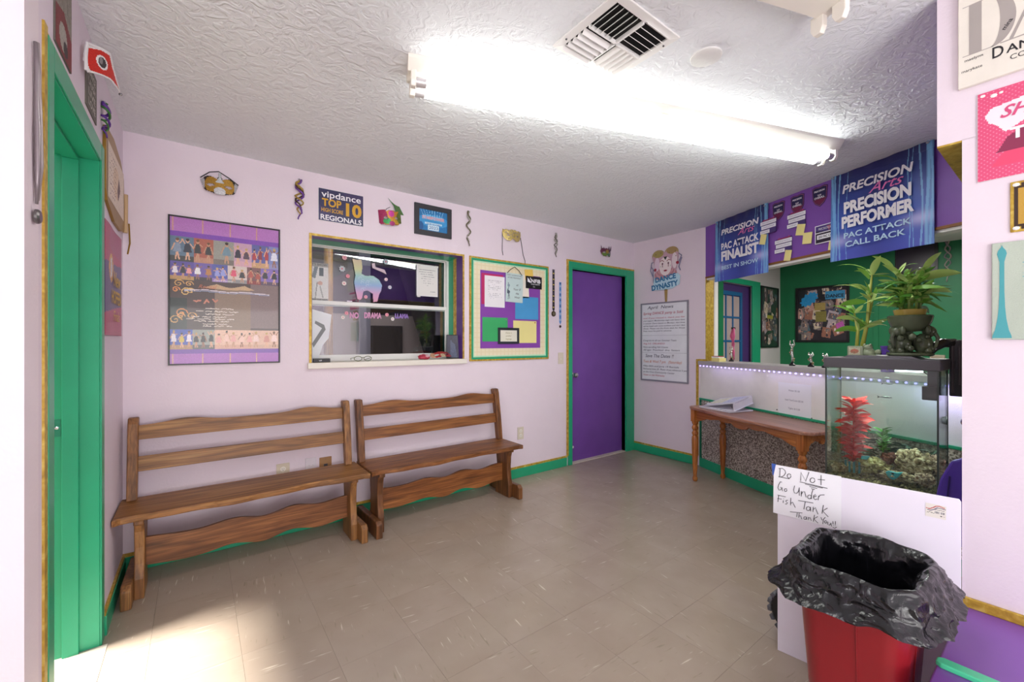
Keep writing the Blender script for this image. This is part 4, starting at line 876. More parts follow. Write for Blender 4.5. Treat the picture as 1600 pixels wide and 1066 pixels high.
for i, (u_, v_, wd, ht) in enumerate(((.867, 2.345, .118, .15), (1.038, 2.345, .118, .15), (1.221, 2.347, .120, .152))):
    t = thing('award_shield', ['leftmost navy and maroon shield on the purple soffit', 'middle navy and maroon shield on the purple soffit', 'rightmost navy and maroon shield, beside the right banner'][i], 'award', PL('S', u_, v_), 'navy shields on the soffit')
    def sh(k): return [(-wd/2*k, ht*.44*k), (-wd*.3*k, ht*.5*k), (0, ht*.46*k), (wd*.3*k, ht*.5*k), (wd/2*k, ht*.44*k), (wd*.46*k, -ht*.12*k), (wd*.3*k, -ht*.34*k), (0, -ht/2*k), (-wd*.3*k, -ht*.34*k), (-wd*.46*k, -ht*.12*k)]
    MB().prism(sh(1), 0, .003).build('backing', plain('shield_navy_edge', '3c2a5c', .4), t); MB().prism(sh(.93), .003, .004).build('outline', plain('shield_line', 'a85a80', .4), t); MB().prism(sh(.88), .004, .005).build('field', plain('shield_navy', '232050', .4), t)
    MB().prism([(-wd*.38, -ht*.12), (wd*.38, -ht*.12), (wd*.26, -ht*.28), (0, -ht*.41), (-wd*.26, -ht*.28)], .005, .0056).build('maroon_tip', plain('maroon', '742048', .4), t)
    text('PRECISION', .012, WHITEINK, t, 0, ht*.26, .0062, w=wd*.66, bold=.03); text('TOP', .012, WHITEINK, t, 0, ht*.05, .0062, w=wd*.25, bold=.03); text('OVERALL', .014, WHITEINK, t, 0, -ht*.06, .0062, w=wd*.66, bold=.03)
for i, (u_, v_) in enumerate(((.79, 2.235), (1.035, 2.225), (.918, 2.05))):
    t = thing('award_card', ['white striped award card overlapping the left banner edge', 'white striped award card under the middle shield', 'lowest white striped award card on the soffit'][i], 'card', PL('S', u_, v_, .006 if i else .024), 'white striped award cards on the soffit')
    B(-.07, .075, -.055, .062, 0, .002).build('backing', plain('card_violet', '4a3878', .5), t)
    B(-.055, .065, .056, .064, .001, .003).build('red_edge', plain('card_red', 'a02858', .5), t)
    for x in (-.04, .05): MB().ball((x, .066, .002), (.006, .006, .002), 8, 4).build('star', plain('card_pinkish', 'c05890', .5), t)
    for k, (xa, xb, yc) in enumerate(((-.08, .078, .038), (-.07, .075, .002), (-.082, .012, -.036))):
        B(xa, xb, yc-.0145, yc+.0145, .002, .0035).build('strip', PAPER, t)
        text(['PERFORMANCE', 'CHALLENGE', 'WINNER'][k], .012, plain('faint_violet_ink', 'a8a0c0', .5), t, (xa+xb)/2, yc, .004, w=(xb-xa)*.8)
for i, (u_, v_, W, H, rz) in enumerate(((.74, 2.14, .062, .085, -.25), (1.073, 2.138, .07, .085, -.22), (1.13, 2.06, .075, .085, -.12), (1.335, 1.972, .075, .088, -.16), (.962, 1.962, .06, .085, -.2))):
    t = thing('sticky_note', ['pale yellow note stuck at the edge of the left banner', 'pale yellow note below the middle striped card', 'pale yellow note alone on the purple soffit', 'pale yellow note under the black bordered card', 'lowest pale yellow note on the soffit edge'][i], 'note', PL('S', u_, v_, .030 if i == 0 else .012) @ T(rz=rz), 'pale yellow notes on the soffit')
    B(-W/2, W/2, -H/2, H/2, 0, .001).build('sheet', YELLOWP, t)
t = thing('award_card', 'white bordered dark card lettered $50 PAC CASH near the right banner', 'card', PL('S', 1.283, 2.062, .012)); B(-.09, .09, -.067, .067, 0, .002).build('border', PAPER, t); c = Cv(40, 30, '241a30').poly([(0, 1), (1, 1), (1, .7), (.5, .62), (0, .72)], '4a3a80').poly([(.5, .95), (.8, .95), (.6, .62)], 'a85a78').speck(.2, 1)
c.mesh('print', .166, .122, PRINT, t, .003); B(-.083, .083, .008, .014, .003, .004).build('rule', PAPER, t); B(-.072, .072, -.036, -.004, .003, .004).build('panel', PAPER, t)
text('PRECISION ARTS', .016, WHITEINK, t, 0, .038, .0045, w=.12); text('$50 PAC CASH', .016, INK, t, 0, -.020, .0048, w=.12, bold=.02)

# price sign on the counter front
t = thing('price_sign', 'white printed price sheet on the cream counter front above the table', 'sign', PL('C', 1.10, .822, .001))
B(-.143, .143, -.127, .127, 0, .0012).build('sheet', PAPER, t)
for s_, y in (('Water $1.50', .07), ('Iced Tea/Coke $2.00', -.005), ('Tights $15.00', -.07)): text(s_, .013, plain('grey_print_ink', '77728a', .5), t, .0, y, .0016)
for x, y in ((-.155, -.10), (.148, -.118)): MB().ball((x, y, .002), .005, 8, 5).build('tack', INK, t)

# ------------------------------------------------------------------ right foreground wall
def wallP(y, z, w=0): return PL('P', y, z, w)
t = thing('dance_sign', 'whitewashed wooden sign with large grey letters at the top right', 'sign', wallP(-.067, 2.257)); B(-.30, .30, -.16, .16, 0, .016).build('board', plain('whitewashed_board', 'ebe5da', .6, bs=.4, bscale=60, var=.05), t, bev=.002)
GL = plain('grey_painted_letter', 'aaa29e', .6)
# serif D and A drawn as outlines
def serif_D(x, y, h):
    m = MB(); w1 = h*.17
    m.prism([(x, y), (x+h*.42, y), (x+h*.42, y+h*.012), (x, y+h*.012)], .016, .0166); m.prism([(x, y+h), (x+h*.42, y+h), (x+h*.42, y+h*.988), (x, y+h*.988)], .016, .0166)
    m.prism([(x+h*.09, y), (x+h*.09+w1, y), (x+h*.09+w1, y+h), (x+h*.09, y+h)], .016, .0167)
    n = 20; o = [(x+h*.40+h*.30*math.sin(PI*i/n), y+h/2-h/2*math.cos(PI*i/n)) for i in range(n+1)]; q = [(x+h*.37+h*.13*math.sin(PI*i/n), y+h/2-h*.488*math.cos(PI*i/n)) for i in range(n+1)]
    for i in range(n): m.prism([o[i], o[i+1], q[i+1], q[i]], .016, .0166)
    return m
serif_D(-.290, -.062, .160).build('letter', GL, t)
x = -.192; MB().prism([(x, -.058), (x+.008, -.058), (x+.068, .10), (x+.062, .10)], .016, .0166).prism([(x+.095, -.058), (x+.125, -.058), (x+.076, .105), (x+.058, .105)], .016, .0167).prism([(x+.025, -.005), (x+.09, -.005), (x+.09, -.001), (x+.025, -.001)], .016, .0168).prism([(x-.018, -.058), (x+.03, -.058), (x+.03, -.061), (x-.018, -.061)], .016, .0166).build('letter', GL, t)
text('D', .034, INK, t, -.2145, -.083, .0168, w=.023, bold=.01); text('ANCE', .024, INK, t, -.198, -.098, .0168, align='L', bold=.01); text('COMPANY', .015, INK, t, -.190, -.122, .0168, align='L')
for s_, x_, y_, rz in (('maelynn', -.285, -.080, .1), ('marykate', -.292, -.113, .12)): text(s_, .0085, INK, t, x_, y_, .0168, align='L', rot=.02)
text('mina', .011, INK, t, -.200, -.025, .0168, align='L', rot=1.0, bold=.02)
t = thing('pink_sign', 'hot pink dotted sign with white brush stroke logo, cut off at the right', 'sign', wallP(-.048, 1.924)); B(-.24, .24, -.1405, .1405, 0, .004).build('panel', plain('sign_backing', 'e8e0e4', .4), t)
c = Cv(150, 88, 'e0507c'); m_ = (((c.X*150).astype(int)+2*((c.Y*88).astype(int)//2)) % 4 == 0) & ((c.Y*88).astype(int) % 2 == 0); c.c[m_] = s2l('ea86a4')
c.poly([(.06, .14), (.12, .30), (.2, .34), (1, .34), (1, .12)], 'ea4a72').poly([(.08, .28), (.13, .44), (.2, .52), (1, .52), (1, .28)], '8c2c50')
c.poly([(.03, .72), (.06, .80), (.2, .84), (1, .92), (1, .60), (.2, .58), (.12, .50), (.09, .58), (.05, .64)], 'f0e6ee')
c.mesh('print', .478, .279, PRINT, t, .0045); text('SHOWCASE', .034, plain('pink_logo_ink', 'd85080', .5), t, -.192, .045, .0055, align='L', shear=.4, bold=.02); text('TOP', .032, WHITEINK, t, -.172, -.026, .0055, align='L', bold=.04)
for k, (x_, y_, r0) in enumerate(((-.228, .130, .006), (-.205, .122, .008), (-.19, .125, .005))): MB().ball((x_, y_, .005), (r0, r0*.8, .002), 8, 5).build('tape_spot', WHITE, t)
t = thing('gold_plaque', 'gold glitter plaque with dark scalloped border at the right edge', 'plaque', wallP(.0, 1.687))
def notch(W, H, r): return [(-W+r, -H), (W-r, -H), (W-r, -H+r*.6), (W, -H+r*.6), (W, H-r*.6), (W-r, H-r*.6), (W-r, H), (-W+r, H), (-W+r, H-r*.6), (-W, H-r*.6), (-W, -H+r*.6), (-W+r, -H+r*.6)]
B(-.124, .124, -.077, .077, 0, .005).build('plate', GOLD, t, bev=.003); MB().prism(notch(.116, .070, .014), .005, .006).build('border', plain('dark_brown_border', '3a2418', .5), t); MB().prism(notch(.108, .063, .014), .006, .007).build('field', plain('gold_glitter_field', 'c49a3a', .4, bs=.8, bscale=500), t); B(-.088, .088, -.045, .045, .007, .008).build('dark_panel', plain('dark_brown_border', '3a2418', .5), t)
for k in range(10): B(-.084, .084, -.040+.0085*k, -.0365+.0085*k, .008, .0086).build('text_line', plain('gold_line', 'b09050', .4), t)
for x_, y_ in ((-.112, .066), (-.112, -.066)): MB().ball((x_, y_, .006), (.008, .006, .003), 8, 5).build('tape_spot', WHITE, t)
t = thing('lamp_post_print', 'grey canvas print of a teal street lamp at the right edge', 'picture', wallP(-.03, 1.432)); B(-.191, .191, -.15, .15, 0, .010).build('canvas', plain('grey_green_canvas', 'b9c4b6', .7, bs=.8, bscale=400), t, bev=.002)
TL = plain('teal_print', '4aa0a8', .6)
lp = [(-.020, -.145), (-.019, -.137), (-.014, -.120), (-.009, -.085), (-.0065, -.05), (-.005, .0), (-.0048, .09), (-.010, .115), (-.008, .125), (-.002, .135), (0, .142)]
MB().prism([(x, y) for x, y in lp]+[(-x, y) for x, y in lp[::-1][1:]], .010, .0108).build('lamp_post', TL, t, M=T(-.170, 0))
c = Cv(70, 30); 
for k in range(5): c.scrib(.05, 1, .3+.14*k, .05, ['7ab0b4', 'a8c0bc'][k % 2], k, .02)
c.line([(.1, .25), (.2, .2), (1, .4)], .05, '3a90a0').line([(.1, .32), (1, .5)], .02, 'e8f0ee').ell(.12, .25, .05, .12, '3a90a0'); c.mesh('sketch_lines', .25, .08, PRINT, t, .0106, M=T(-.015, .055))

# ------------------------------------------------------------------ left wall things
t = thing('tall_plaque', 'weathered grey strip sign with red mask print over the near end of the doorway', 'sign', PL('L', 1.835, 2.27)); c = Cv(30, 60, '8a8478').poly([(0, 0), (1, 0), (1, .35), (.5, .5), (0, .42)], '7a1a20').ell(.45, .2, .25, .15, 'a8a49a').ell(.6, .12, .15, .08, '2a2020')
for k in range(12): c.line([((k*.37) % 1, .5), ((k*.37) % 1+.05, 1)], .01, '706a5e')
c.speck(.15, 3); c.mesh('print', .19, .27, PRINT, t, .005); B(-.096, .096, -.136, .136, 0, .0045).build('board', plain('plaque_edge', '6a655c', .6), t); MB().ball((0, .125, .01), (.05, .02, .01), 10, 6, .2).build('green_bow', plain('green_bow_cloth', '3f8a50', .5), t)
t = thing('plaque', 'grey lettered strip sign over the far end of the green doorway', 'sign', PL('L', 2.262, 2.235)); B(-.10, .10, -.09, .09, 0, .004).build('board', plain('plaque_edge', '6a655c', .6), t)
for k in range(4): text(['DANCE', 'LAUGH', 'LIVE', 'LOVE'][k], .025, plain('pale_stone_ink', 'c8c4b8', .5), t, 0, .055-.038*k, .005, w=.13, bold=.02)
t = thing('carnival_mask', 'bright red mask with white glitter edging jutting from the wall over the doorway', 'mask', basis((-.280, 2.150, 2.278), (.50, .87, -.10), (.87, -.50, 0)))
c = Cv(60, 60); c.poly([(0, .75), (.28, .95), (.52, 1), (.62, .70), (.78, .42), (1, .22), (.8, .18), (.55, .24), (.3, .14), (.08, .0), (0, .3)], 'e8e4e4').poly([(.07, .72), (.28, .88), (.47, .93), (.56, .66), (.72, .38), (.88, .25), (.55, .29), (.33, .2), (.12, .09), (.06, .3)], 'cf2418')
c.ell(.33, .55, .125, .20, 'eeeaea').ell(.33, .55, .085, .15, '3a3438').ell(.30, .58, .04, .10, '8a8688').speck(.15, 3); c.mesh('mask_face', .165, .125, GLITTER, t, .006, bend=.02, thick=.002)
MB().tube([(-.075, -.060, .012), (-.082, 0, .012), (-.08, .038, .012), (-.035, .055, .02), (0, .064, .022)], .005, 6).build('glitter_edge', plain('white_glitter', 'e8e6e6', .3), t)
MB().ball((.083, -.037, .006), .006, 8, 6).build('bead', plain('silver_bead', '88888c', .2, metal=1), t)
twist('ribbon_curl', 'purple and green curly ribbon bunch past the green doorway', 'L', 2.50, 2.23, .15, [('violet_curl', '5a2a90'), ('green_curl', '3f7a3a'), ('purple_ribbon', '6c3b9a')], 12, .03, r=.006)
t = thing('scroll_certificate', 'parchment scroll certificate with gold scalloped border on the left wall', 'certificate', PL('L', 2.86, 2.02))
pts = [(-.34, .12), (-.33, .20), (-.12, .22), (.1, .19), (.22, .13), (.24, 0), (.25, -.06), (.27, -.14), (.12, -.17), (-.1, -.17), (-.3, -.12), (-.34, -.08)]
MB().prism(pts, 0, .012).build('gold_border', plain('antique_gold', '9c7a32', .4, metal=.4), t, bev=.002)
c = Cv(70, 46, 'e8d8c4').ell(.5, .5, .2, .3, 'e0c8a8').poly([(.6, .2), (.75, .5), (.65, .7), (.55, .4)], '6a5048')
for k in range(9): c.scrib(.1, .5, .85-.09*k, .03, '8a6a58', k, .012)
c.speck(.1, 2); c.mesh('parchment', .50, .25, PRINT, t, .013, M=T(-.05, .025))
MB().tube([(.25, -.15, .014), (.26, .06, .014)], .011, 10).build('rolled_end', plain('parchment_roll', 'c8a880', .5), t, smooth=True)
MB().tube([(.24, -.10, .03), (.28, -.2, .03), (.29, -.26, .02)], .004, 6).build('tassel', plain('antique_gold', '9c7a32', .4, metal=.4), t)
t = thing('hanging_banner', 'magenta and navy hanging banner with yellow letters beyond the doorway', 'banner', PL('L', 2.78, 1.56, .004)); c = Cv(70, 76, 'b02858').poly([(0, .2), (1, .3), (1, .7), (0, .65)], '4a3a72').poly([(.3, 1), (1, 1), (1, .75), (.2, .8)], 'a8346a').ell(.35, .62, .16, .13, 'd8a030').poly([(.28, .52), (.42, .56), (.40, .72), (.3, .70)], 'e8e4e0').speck(.1, 6)
for k in range(4): c.line([(.25+.05*k, .55), (.3+.05*k, .70)], .012, '2a2440')
c.mesh('print', .49, .51, SATIN, t, .002, thick=.001, flag=lambda a, b: .002*np.sin(a*8))
text('New', .07, plain('banner_yellow', 'd8b038', .5), t, .08, .02, .006, w=.22, bold=.02, shear=.2); text('HOFFEN', .06, plain('banner_yellow', 'd8b038', .5), t, .06, -.07, .006, w=.30, bold=.03); text('Finals', .05, plain('banner_yellow', 'd8b038', .5), t, .06, -.16, .006, w=.2, shear=.3)
t = thing('medal', 'grey medal on a folded silver ribbon beside the near side of the green doorway', 'medal', PL('L', 1.553, 1.60)); MB().tube([(-.006, .42, .006), (-.004, .36, .008), (.0, .30, .006), (-.005, .2, .009), (0, .1, .008), (.004, .02, .006)], [.004, .006, .005, .007, .006, .003], 6).build('ribbon', plain('silver_ribbon', '8f8488', .3, metal=.4), t, smooth='all'); MB().tube([(-.005, .42, .01), (.004, .25, .012), (.012, .12, .010), (.008, .03, .008)], [.003, .004, .007, .002], 6).build('ribbon_fold', plain('silver_ribbon_2', 'a89c9e', .3, metal=.3), t, smooth='all')
MB().lathe([(.001, .010), (.014, .010), (.018, .006), (.018, .001)], 16).build('medallion', plain('pewter', '6c6868', .3, metal=.6), t, M=T(.0, -.012, .004), smooth=True)

# ------------------------------------------------------------------ office wall things
def framed(label, M, W, H, cv, b=.03, z=.012):
    t = thing('framed_collage', label, 'framed print', M); frame_rect(W, H, b, 0, z+.006).build('frame', BLACK, t); cv.mesh('print', W-2*b+.004, H-2*b+.004, GLOSSY, t, z*.6); return t
def collage(c, n, seed):
    q = random.Random(seed); pal = ['d8c8b0', '8a7a78', 'b8a8b0', '3a3038', 'e8dcd8', '6a5a60', 'a06a58', '506a78', 'c89a90', '46405a']
    for k in range(n):
        x, y, w_, h_ = q.uniform(-.05, .9), q.uniform(-.05, .9), q.uniform(.12, .22), q.uniform(.10, .2); a = q.uniform(-.4, .4); ca, sa_ = math.cos(a), math.sin(a)
        P = [(x+w_/2+(dx*ca-dy*sa_), y+h_/2+(dx*sa_+dy*ca)) for dx, dy in ((-w_/2, -h_/2), (w_/2, -h_/2), (w_/2, h_/2), (-w_/2, h_/2))]
        c.poly(P, q.choice(pal))
        for j in range(3): c.ell(x+w_*q.uniform(.2, .8), y+h_*q.uniform(.2, .8), .02, .03, q.choice(pal)).ell(x+w_*q.uniform(.2, .8), y+h_*q.uniform(.3, .8), .012, .014, q.choice(['e0b898', '2a2024', 'c09070']))
    return c
c = collage(Cv(90, 104, '241e28'), 46, 4)
st = [(.24+.20*(1 if i % 2 else .8)*math.cos(2*PI*i/22), .80+.14*(1 if i % 2 else .75)*math.sin(2*PI*i/22)+.3*(.20*math.cos(2*PI*i/22))) for i in range(22)]
c.poly(st, '2f9ad8').rect(.58, .78, .97, .93, '3a98cc').rect(.36, .58, .58, .72, 'b09858').rect(.38, .36, .60, .56, '8a8040').poly([(.78, .3), (.92, .36), (.98, .2), (.82, .18)], 'c05ab0').speck(.15, 2)
t = framed('square black framed photo collage with blue starburst on the dark green wall', PL('G', 2.135, 1.658), .63, .78, c)
text('DANCE', .045, INK, t, .155, .245, .012, w=.2, bold=.02)
c = collage(Cv(50, 84, '2c3a34'), 40, 9); c.rect(.35, .48, .7, .53, 'b8b040').speck(.2, 4)
framed('narrow black framed green-toned photo collage beside the office door', PL('O', 6.605, 1.625), .57, .87, c, .018)
t = thing('mounted_frame', 'dark framed picture on the green wall behind the potted bamboo', 'framed print', PL('G', 1.18, 2.27)); frame_rect(.40, .34, .03, 0, .02).build('frame', BLACK, t); B(-.18, .18, -.15, .15, 0, .01).build('print', plain('dim_print', '2c2436', .3), t)
twist('silver_ornament', 'silver bead ornament hanging against the green wall right of the bamboo', 'G', .90, 2.22, .50, [('silver_braid', 'a8a49c'), ('silver_braid_2', '8c8c90')], 18, .025, 'ornament', .010)
# ------------------------------------------------------------------ LED string under the counter edge
t = thing('led_light_strip', 'string of violet white LED lights under the counter edge', 'lights', CM.copy())
B(.02, 2.3, 1.022, 1.038, .0, .005).build('strip_tape', WHITE, t)
LEDM = plain('violet_led', 'a08cff', .4, emit=4.0, var=0)
lm = None
for k in range(46):
    x = .03+k*.0495
    if lm is None: lm = MB().ball((0, 0, 0), (.008, .006, .004), 8, 5).build('led_bulb', LEDM, t); o = lm
    else: o = lm.copy(); COL.objects.link(o); o.parent = t
    o.matrix_local = T(x, 1.028, .008)
for k, tt in enumerate((.45, 1.1, 1.75, 2.2)):
    q = CM @ Vector((tt, 1.02, .05)); q2 = CM @ Vector((tt, .6, .0))
    light('led_glow', 'AREA', q, q2, .10 if k < 3 else .9, (.55, .45, 1), (.5, .02))

# ------------------------------------------------------------------ console table against the low wall
t = thing('console_table', 'orange-brown wooden console table with turned legs and scalloped apron', 'table', CM.copy())
TW = wood('table_top_wood', '96604c', 'b07a66', 'c89a88', 0, .28, .7); TWx = wood('table_apron_wood', '98501f', 'b66c32', 'cc8444', 0, .25); TL_ = wood('table_leg_wood', '98501f', 'b66c32', 'd08846', 1, .25)
top = [(.34, .02), (1.56, .02)]
n = 40; xa, xb = .34, 1.56; edge = []
for i in range(n+1):
    u_ = i/n; x = xb-(xb-xa)*u_
    zf = .425+.018*math.cos(2*PI*(u_-.5)*1.0)-.05*max(0, 1-min(u_, 1-u_)/.06)**2
    edge.append((x, zf))
top_o = [(xa+.01, .02), (xb-.01, .02)]+edge
# local y is up: outline in x,z extruded along y
MB().prism([(p[0], p[1]) for p in top_o], .658, .682, 'y').build('table_top', TW, t, bev=.006)
def apron(x0, x1, z0, z1, axis):
    n = 36; pts = []
    for i in range(n+1):
        s_ = i/n; a = abs(s_-.5)*2
        y = .615-.055*max(0, a-.55)/.45-.012*abs(math.sin(s_*PI*7))-(.02 if a < .12 else 0)
        pts.append((x0+(x1-x0)*s_, y))
    return MB().prism(pts+[(x1, .658), (x0, .658)], z0, z1, 'z')
apron(.415, 1.485, .352, .372, 0).build('apron', TWx, t, bev=.002); apron(.415, 1.485, .05, .066, 0).build('apron', TWx, t, bev=.002)
for x in (.392, 1.488):
    m = MB(); q = apron(.07, .352, 0, .018, 0); m.add([(x+v[2], v[1], v[0]) for v in q.v], q.f); m.build('apron', TWx, t, bev=.002)
for lx in (.410, 1.487):
    for lz in (.062, .362):
        m = MB().box(lx-.027, lx+.027, .545, .658, lz-.027, lz+.027)
        o = m.build('leg', TL_, t, bev=.003)
        prof = [(.001, 0), (.014, 0), (.021, .012), (.022, .03), (.015, .05), (.017, .075), (.022, .15), (.027, .28), (.029, .37), (.027, .405), (.019, .418), (.026, .43), (.028, .442), (.021, .455), (.018, .465), (.026, .478), (.028, .49), (.022, .505), (.018, .515), (.026, .53), (.028, .545), (.001, .545)]
        MB().lathe(prof, 20, (lx, 0, lz), 'y').build('turned_shaft', TL_, o, smooth=True)
bpy.context.view_layer.update()
# binders
CB = lambda x, z, y, rz: CM @ Matrix.Translation((x, y, z)) @ Matrix.Rotation(rz, 4, 'Y')
t = thing('binder', 'white ring binder with tilted printed cover lying on the table, on top of another', 'binder', CB(.64, .21, .724, .25) @ Matrix.Rotation(.2, 4, 'X'))
WB_ = plain('white_vinyl', 'e6e4f0', .3)
B(-.155, .155, 0, .004, -.13, .13).build('back_cover', WB_, t, bev=.001)
o = B(-.155, .155, 0, .003, -.13, .13).build('front_cover', WB_, t, bev=.001); o.matrix_local = Matrix.Translation((0, .004, 0)) @ Matrix.Rotation(0, 4, 'Z') @ Matrix.Translation((-.155, 0, 0)) @ Matrix.Rotation(.2, 4, 'Z') @ Matrix.Translation((.155, 0, 0))
c = Cv(46, 38, 'e4e2ee').rect(.05, .2, .5, .9, 'efeedd').rect(.55, .1, .95, .9, 'd4d8ee')
for k in range(8): c.scrib(.1, .48, .82-.08*k, .02, ['c8b850', 'a0a0a8', 'b0b080'][k % 3], k, .015); c.scrib(.6, .9, .8-.08*k, .02, '8a90c0', k+9, .012)
p = c.mesh('cover_print', .29, .24, PRINT, o, .001); p.matrix_local = Matrix.Translation((0, .0035, 0)) @ Matrix.Rotation(-PI/2, 4, 'X')
B(.140, .146, 0, .060, -.13, .13).build('spine', WB_, t, bev=.001)
for k in (-.07, 0, .07): MB().tube([(.10+.025*math.cos(a*PI/6), .022+.02*math.sin(a*PI/6), k) for a in range(13)], .002, 5).build('ring', CHROME, t)
t = thing('binder', 'flat white binder at the bottom, under the tilted one on the table', 'binder', CB(.63, .22, .683, .12)); B(-.17, .16, 0, .014, -.135, .135).build('covers', plain('grey_white_vinyl', 'd6d2de', .35), t, bev=.004); B(-.15, .155, .003, .011, -.137, -.12).build('pages', PAPER, t)
t = thing('paper', 'loose white papers curling at the left end of the binders', 'paper', CB(.46, .20, .699, -.1)); 
MB().add([(x, .004+.018*math.sin((x+.08)*14), z) for x in [-.07+.02*i for i in range(8)] for z in (-.10, .10)], [(2*i, 2*i+1, 2*i+3, 2*i+2) for i in range(7)]).build('sheet', PAPER, t, smooth='all')

# ------------------------------------------------------------------ fish tank on its stand
TX0, TX1, TY0, TY1, TZ0, TZ1 = 2.80, 3.04, .392, .838, .515, 1.19
t = thing('tank_stand', 'black metal stand under the fish tank, hidden behind the foam board', 'stand', T((TX0+TX1)/2, (TY0+TY1)/2, 0))
hw, hd = .135, .235
for sx in (-1, 1):
    for sy in (-1, 1): B(sx*(hw-.012)-.012, sx*(hw-.012)+.012, sy*(hd-.012)-.012, sy*(hd-.012)+.012, 0, .49).build('leg', BLACK, t)
B(-hw, hw, -hd, hd, .488, .514).build('top_frame', BLACK, t, bev=.003); B(-hw+.01, hw-.01, -hd+.01, hd-.01, .12, .14).build('shelf', BLACK, t)
t = thing('fish_tank', 'tall glass fish tank with dark grey hood, on a stand beside the counter', 'aquarium', T((TX0+TX1)/2, (TY0+TY1)/2, .515))
a, b_ = (TX1-TX0)/2, (TY1-TY0)/2; hz = .622
B(-a, a, -b_, b_, 0, .02).build('bottom_rim', BLACK, t, bev=.002)
for nm, bx in (('front_glass', (-a, -a+.004, -b_, b_)), ('back_glass', (a-.004, a, -b_, b_)), ('side_glass', (-a+.004, a-.004, -b_, -b_+.004)), ('side_glass', (-a+.004, a-.004, b_-.004, b_))):
    B(*bx, .02, hz).build(nm, TANKGLASS, t)
SEAL = plain('dark_silicone', '3a4440', .3)
for sx in (-1, 1):
    for sy in (-1, 1): B(sx*(a-.002)-.0035, sx*(a-.002)+.0035, sy*(b_-.002)-.0035, sy*(b_-.002)+.0035, .02, hz).build('corner_seal', SEAL, t)
HG = plain('hood_grey', '56545a', .4)
m = MB().box(-a-.006, a+.006, -b_-.006, -b_+.004, hz-.002, hz+.053).box(-a-.006, a+.006, b_-.004, b_+.006, hz-.002, hz+.053).box(-a-.006, -a+.004, -b_+.004, b_-.004, hz-.002, hz+.053).box(a-.004, a+.006, -b_+.004, b_-.004, hz-.002, hz+.053)
hood = B(-a-.006, a+.006, -b_-.008, b_+.008, hz-.002, hz+.053).build('hood', HG, t, bev=.004)
MB().prism([(-.15, .053), (.16, .053), (.13, .066), (-.12, .066)], -.09, .10, 'x').build('hood_flap', plain('hood_light_grey', '77767c', .35), hood, M=T(0, 0, hz)).data.update()
B(-a+.02, -a+.05, -b_+.06, -b_+.16, hz-.012, hz-.003).build('tank_lamp', plain('lit_lamp_white', 'e8f4ff', .3, emit=3.2, var=0), hood)
B(-a+.005, a-.005, -b_+.005, b_-.005, .022, .549).build('water', glassmat('water_tint', (.90, .95, .91), 0), t)
light('tank_light', 'AREA', ((TX0+TX1)/2, (TY0+TY1)/2, 1.125), ((TX0+TX1)/2, (TY0+TY1)/2, .6), 2.6, (.86, 1, .95), (.3, .15))
# gravel bed
def gravel():
    m = MB(); q = random.Random(2)
    for k in range(420):
        x, y = q.uniform(TX0+.012, TX1-.012), q.uniform(TY0+.012, TY1-.012)
        m.ball((x, y, .548+.10*(x-TX0)+q.uniform(-.004, .006)), (q.uniform(.005, .010), q.uniform(.005, .010), q.uniform(.004, .007)), 5, 3)
    m.box(TX0+.006, TX1-.006, TY0+.006, TY1-.006, .537, .548)
    return m
gm, nt_, bb = mk('gravel'); co = coords(nt_); nn = N(nt_, 'ShaderNodeTexNoise', Scale=60.0, Detail=2.0); nt_.links.new(co, nn.inputs['Vector'])
nt_.links.new(ramp(nt_, nn.outputs['Fac'], [(.35, '3c3826'), (.5, '8a7c50'), (.65, 'c4b484')]), bb.inputs['Base Color']); bb.inputs['Roughness'].default_value = .6
tag(gravel().build('gravel', gm), 'brown and cream gravel covering the bottom of the fish tank', 'gravel', kind='stuff')
def rockmat(name, c1, c2, c3):
    m, nt, b = mk(name); co = coords(nt); n = N(nt, 'ShaderNodeTexNoise', Scale=45.0, Detail=5.0, Distortion=1.); nt.links.new(co, n.inputs['Vector'])
    nt.links.new(ramp(nt, n.outputs['Fac'], [(.35, c1), (.5, c2), (.64, c3)]), b.inputs['Base Color']); b.inputs['Roughness'].default_value = .7; bump(nt, b, n.outputs['Fac'], 1, .01); return m
RK = [rockmat('tan_coral', '5a4630', 'b89c78', 'f0dcc0'), rockmat('pinkish_coral', '5a3c34', 'b08c78', 'e4ccb4'), rockmat('moss_coral', '54462a', 'b0a060', 'e4d8a8'), rockmat('rust_coral', '3a1812', '6a3024', '8a5040')]
for i, (x, y, z, r0, mm, lab) in enumerate((
    (2.93, .50, .655, (.055, .075, .062), 0, 'largest tan coral rock, at the upper right inside the fish tank'),
    (2.96, .425, .65, (.05, .03, .055), 1, 'pinkish coral rock at the right edge of the fish tank'),
    (2.90, .655, .615, (.05, .065, .038), 2, 'yellow-green mossy rock in the middle of the fish tank'),
    (2.93, .585, .66, (.04, .040, .028), 3, 'dark rust coloured rock behind the mossy rock in the tank'),
    (2.86, .545, .590, (.04, .07, .022), 0, 'low flat tan rock near the front of the tank'),
    (2.85, .445, .60, (.035, .035, .028), 1, 'small mottled rock at the right front of the tank'),
    (2.85, .79, .58, (.03, .035, .022), 0, 'small tan rock left of the red plant in the tank'))):
    t = thing('coral_rock', lab, 'rock', T(x, y, z)); m = MB().ball((0, 0, 0), r0, 28, 20, .28, i+3, 3.2)
    m.build('rock_body', RK[mm], t, smooth='all')
    q = random.Random(i)
    m = MB()
    for k in range(16):
        d = Vector((q.uniform(-1, .3), q.uniform(-1, 1), q.uniform(-.2, 1))).normalized(); p = (d.x*r0[0]*.92, d.y*r0[1]*.92, d.z*r0[2]*.92); s_ = min(r0)*q.uniform(.18, .34)
        m.ball(p, s_, 8, 6, .2, k)
    o = m.build('coral_nubs', RK[mm], t, smooth='all'); o['kind'] = 'stuff'
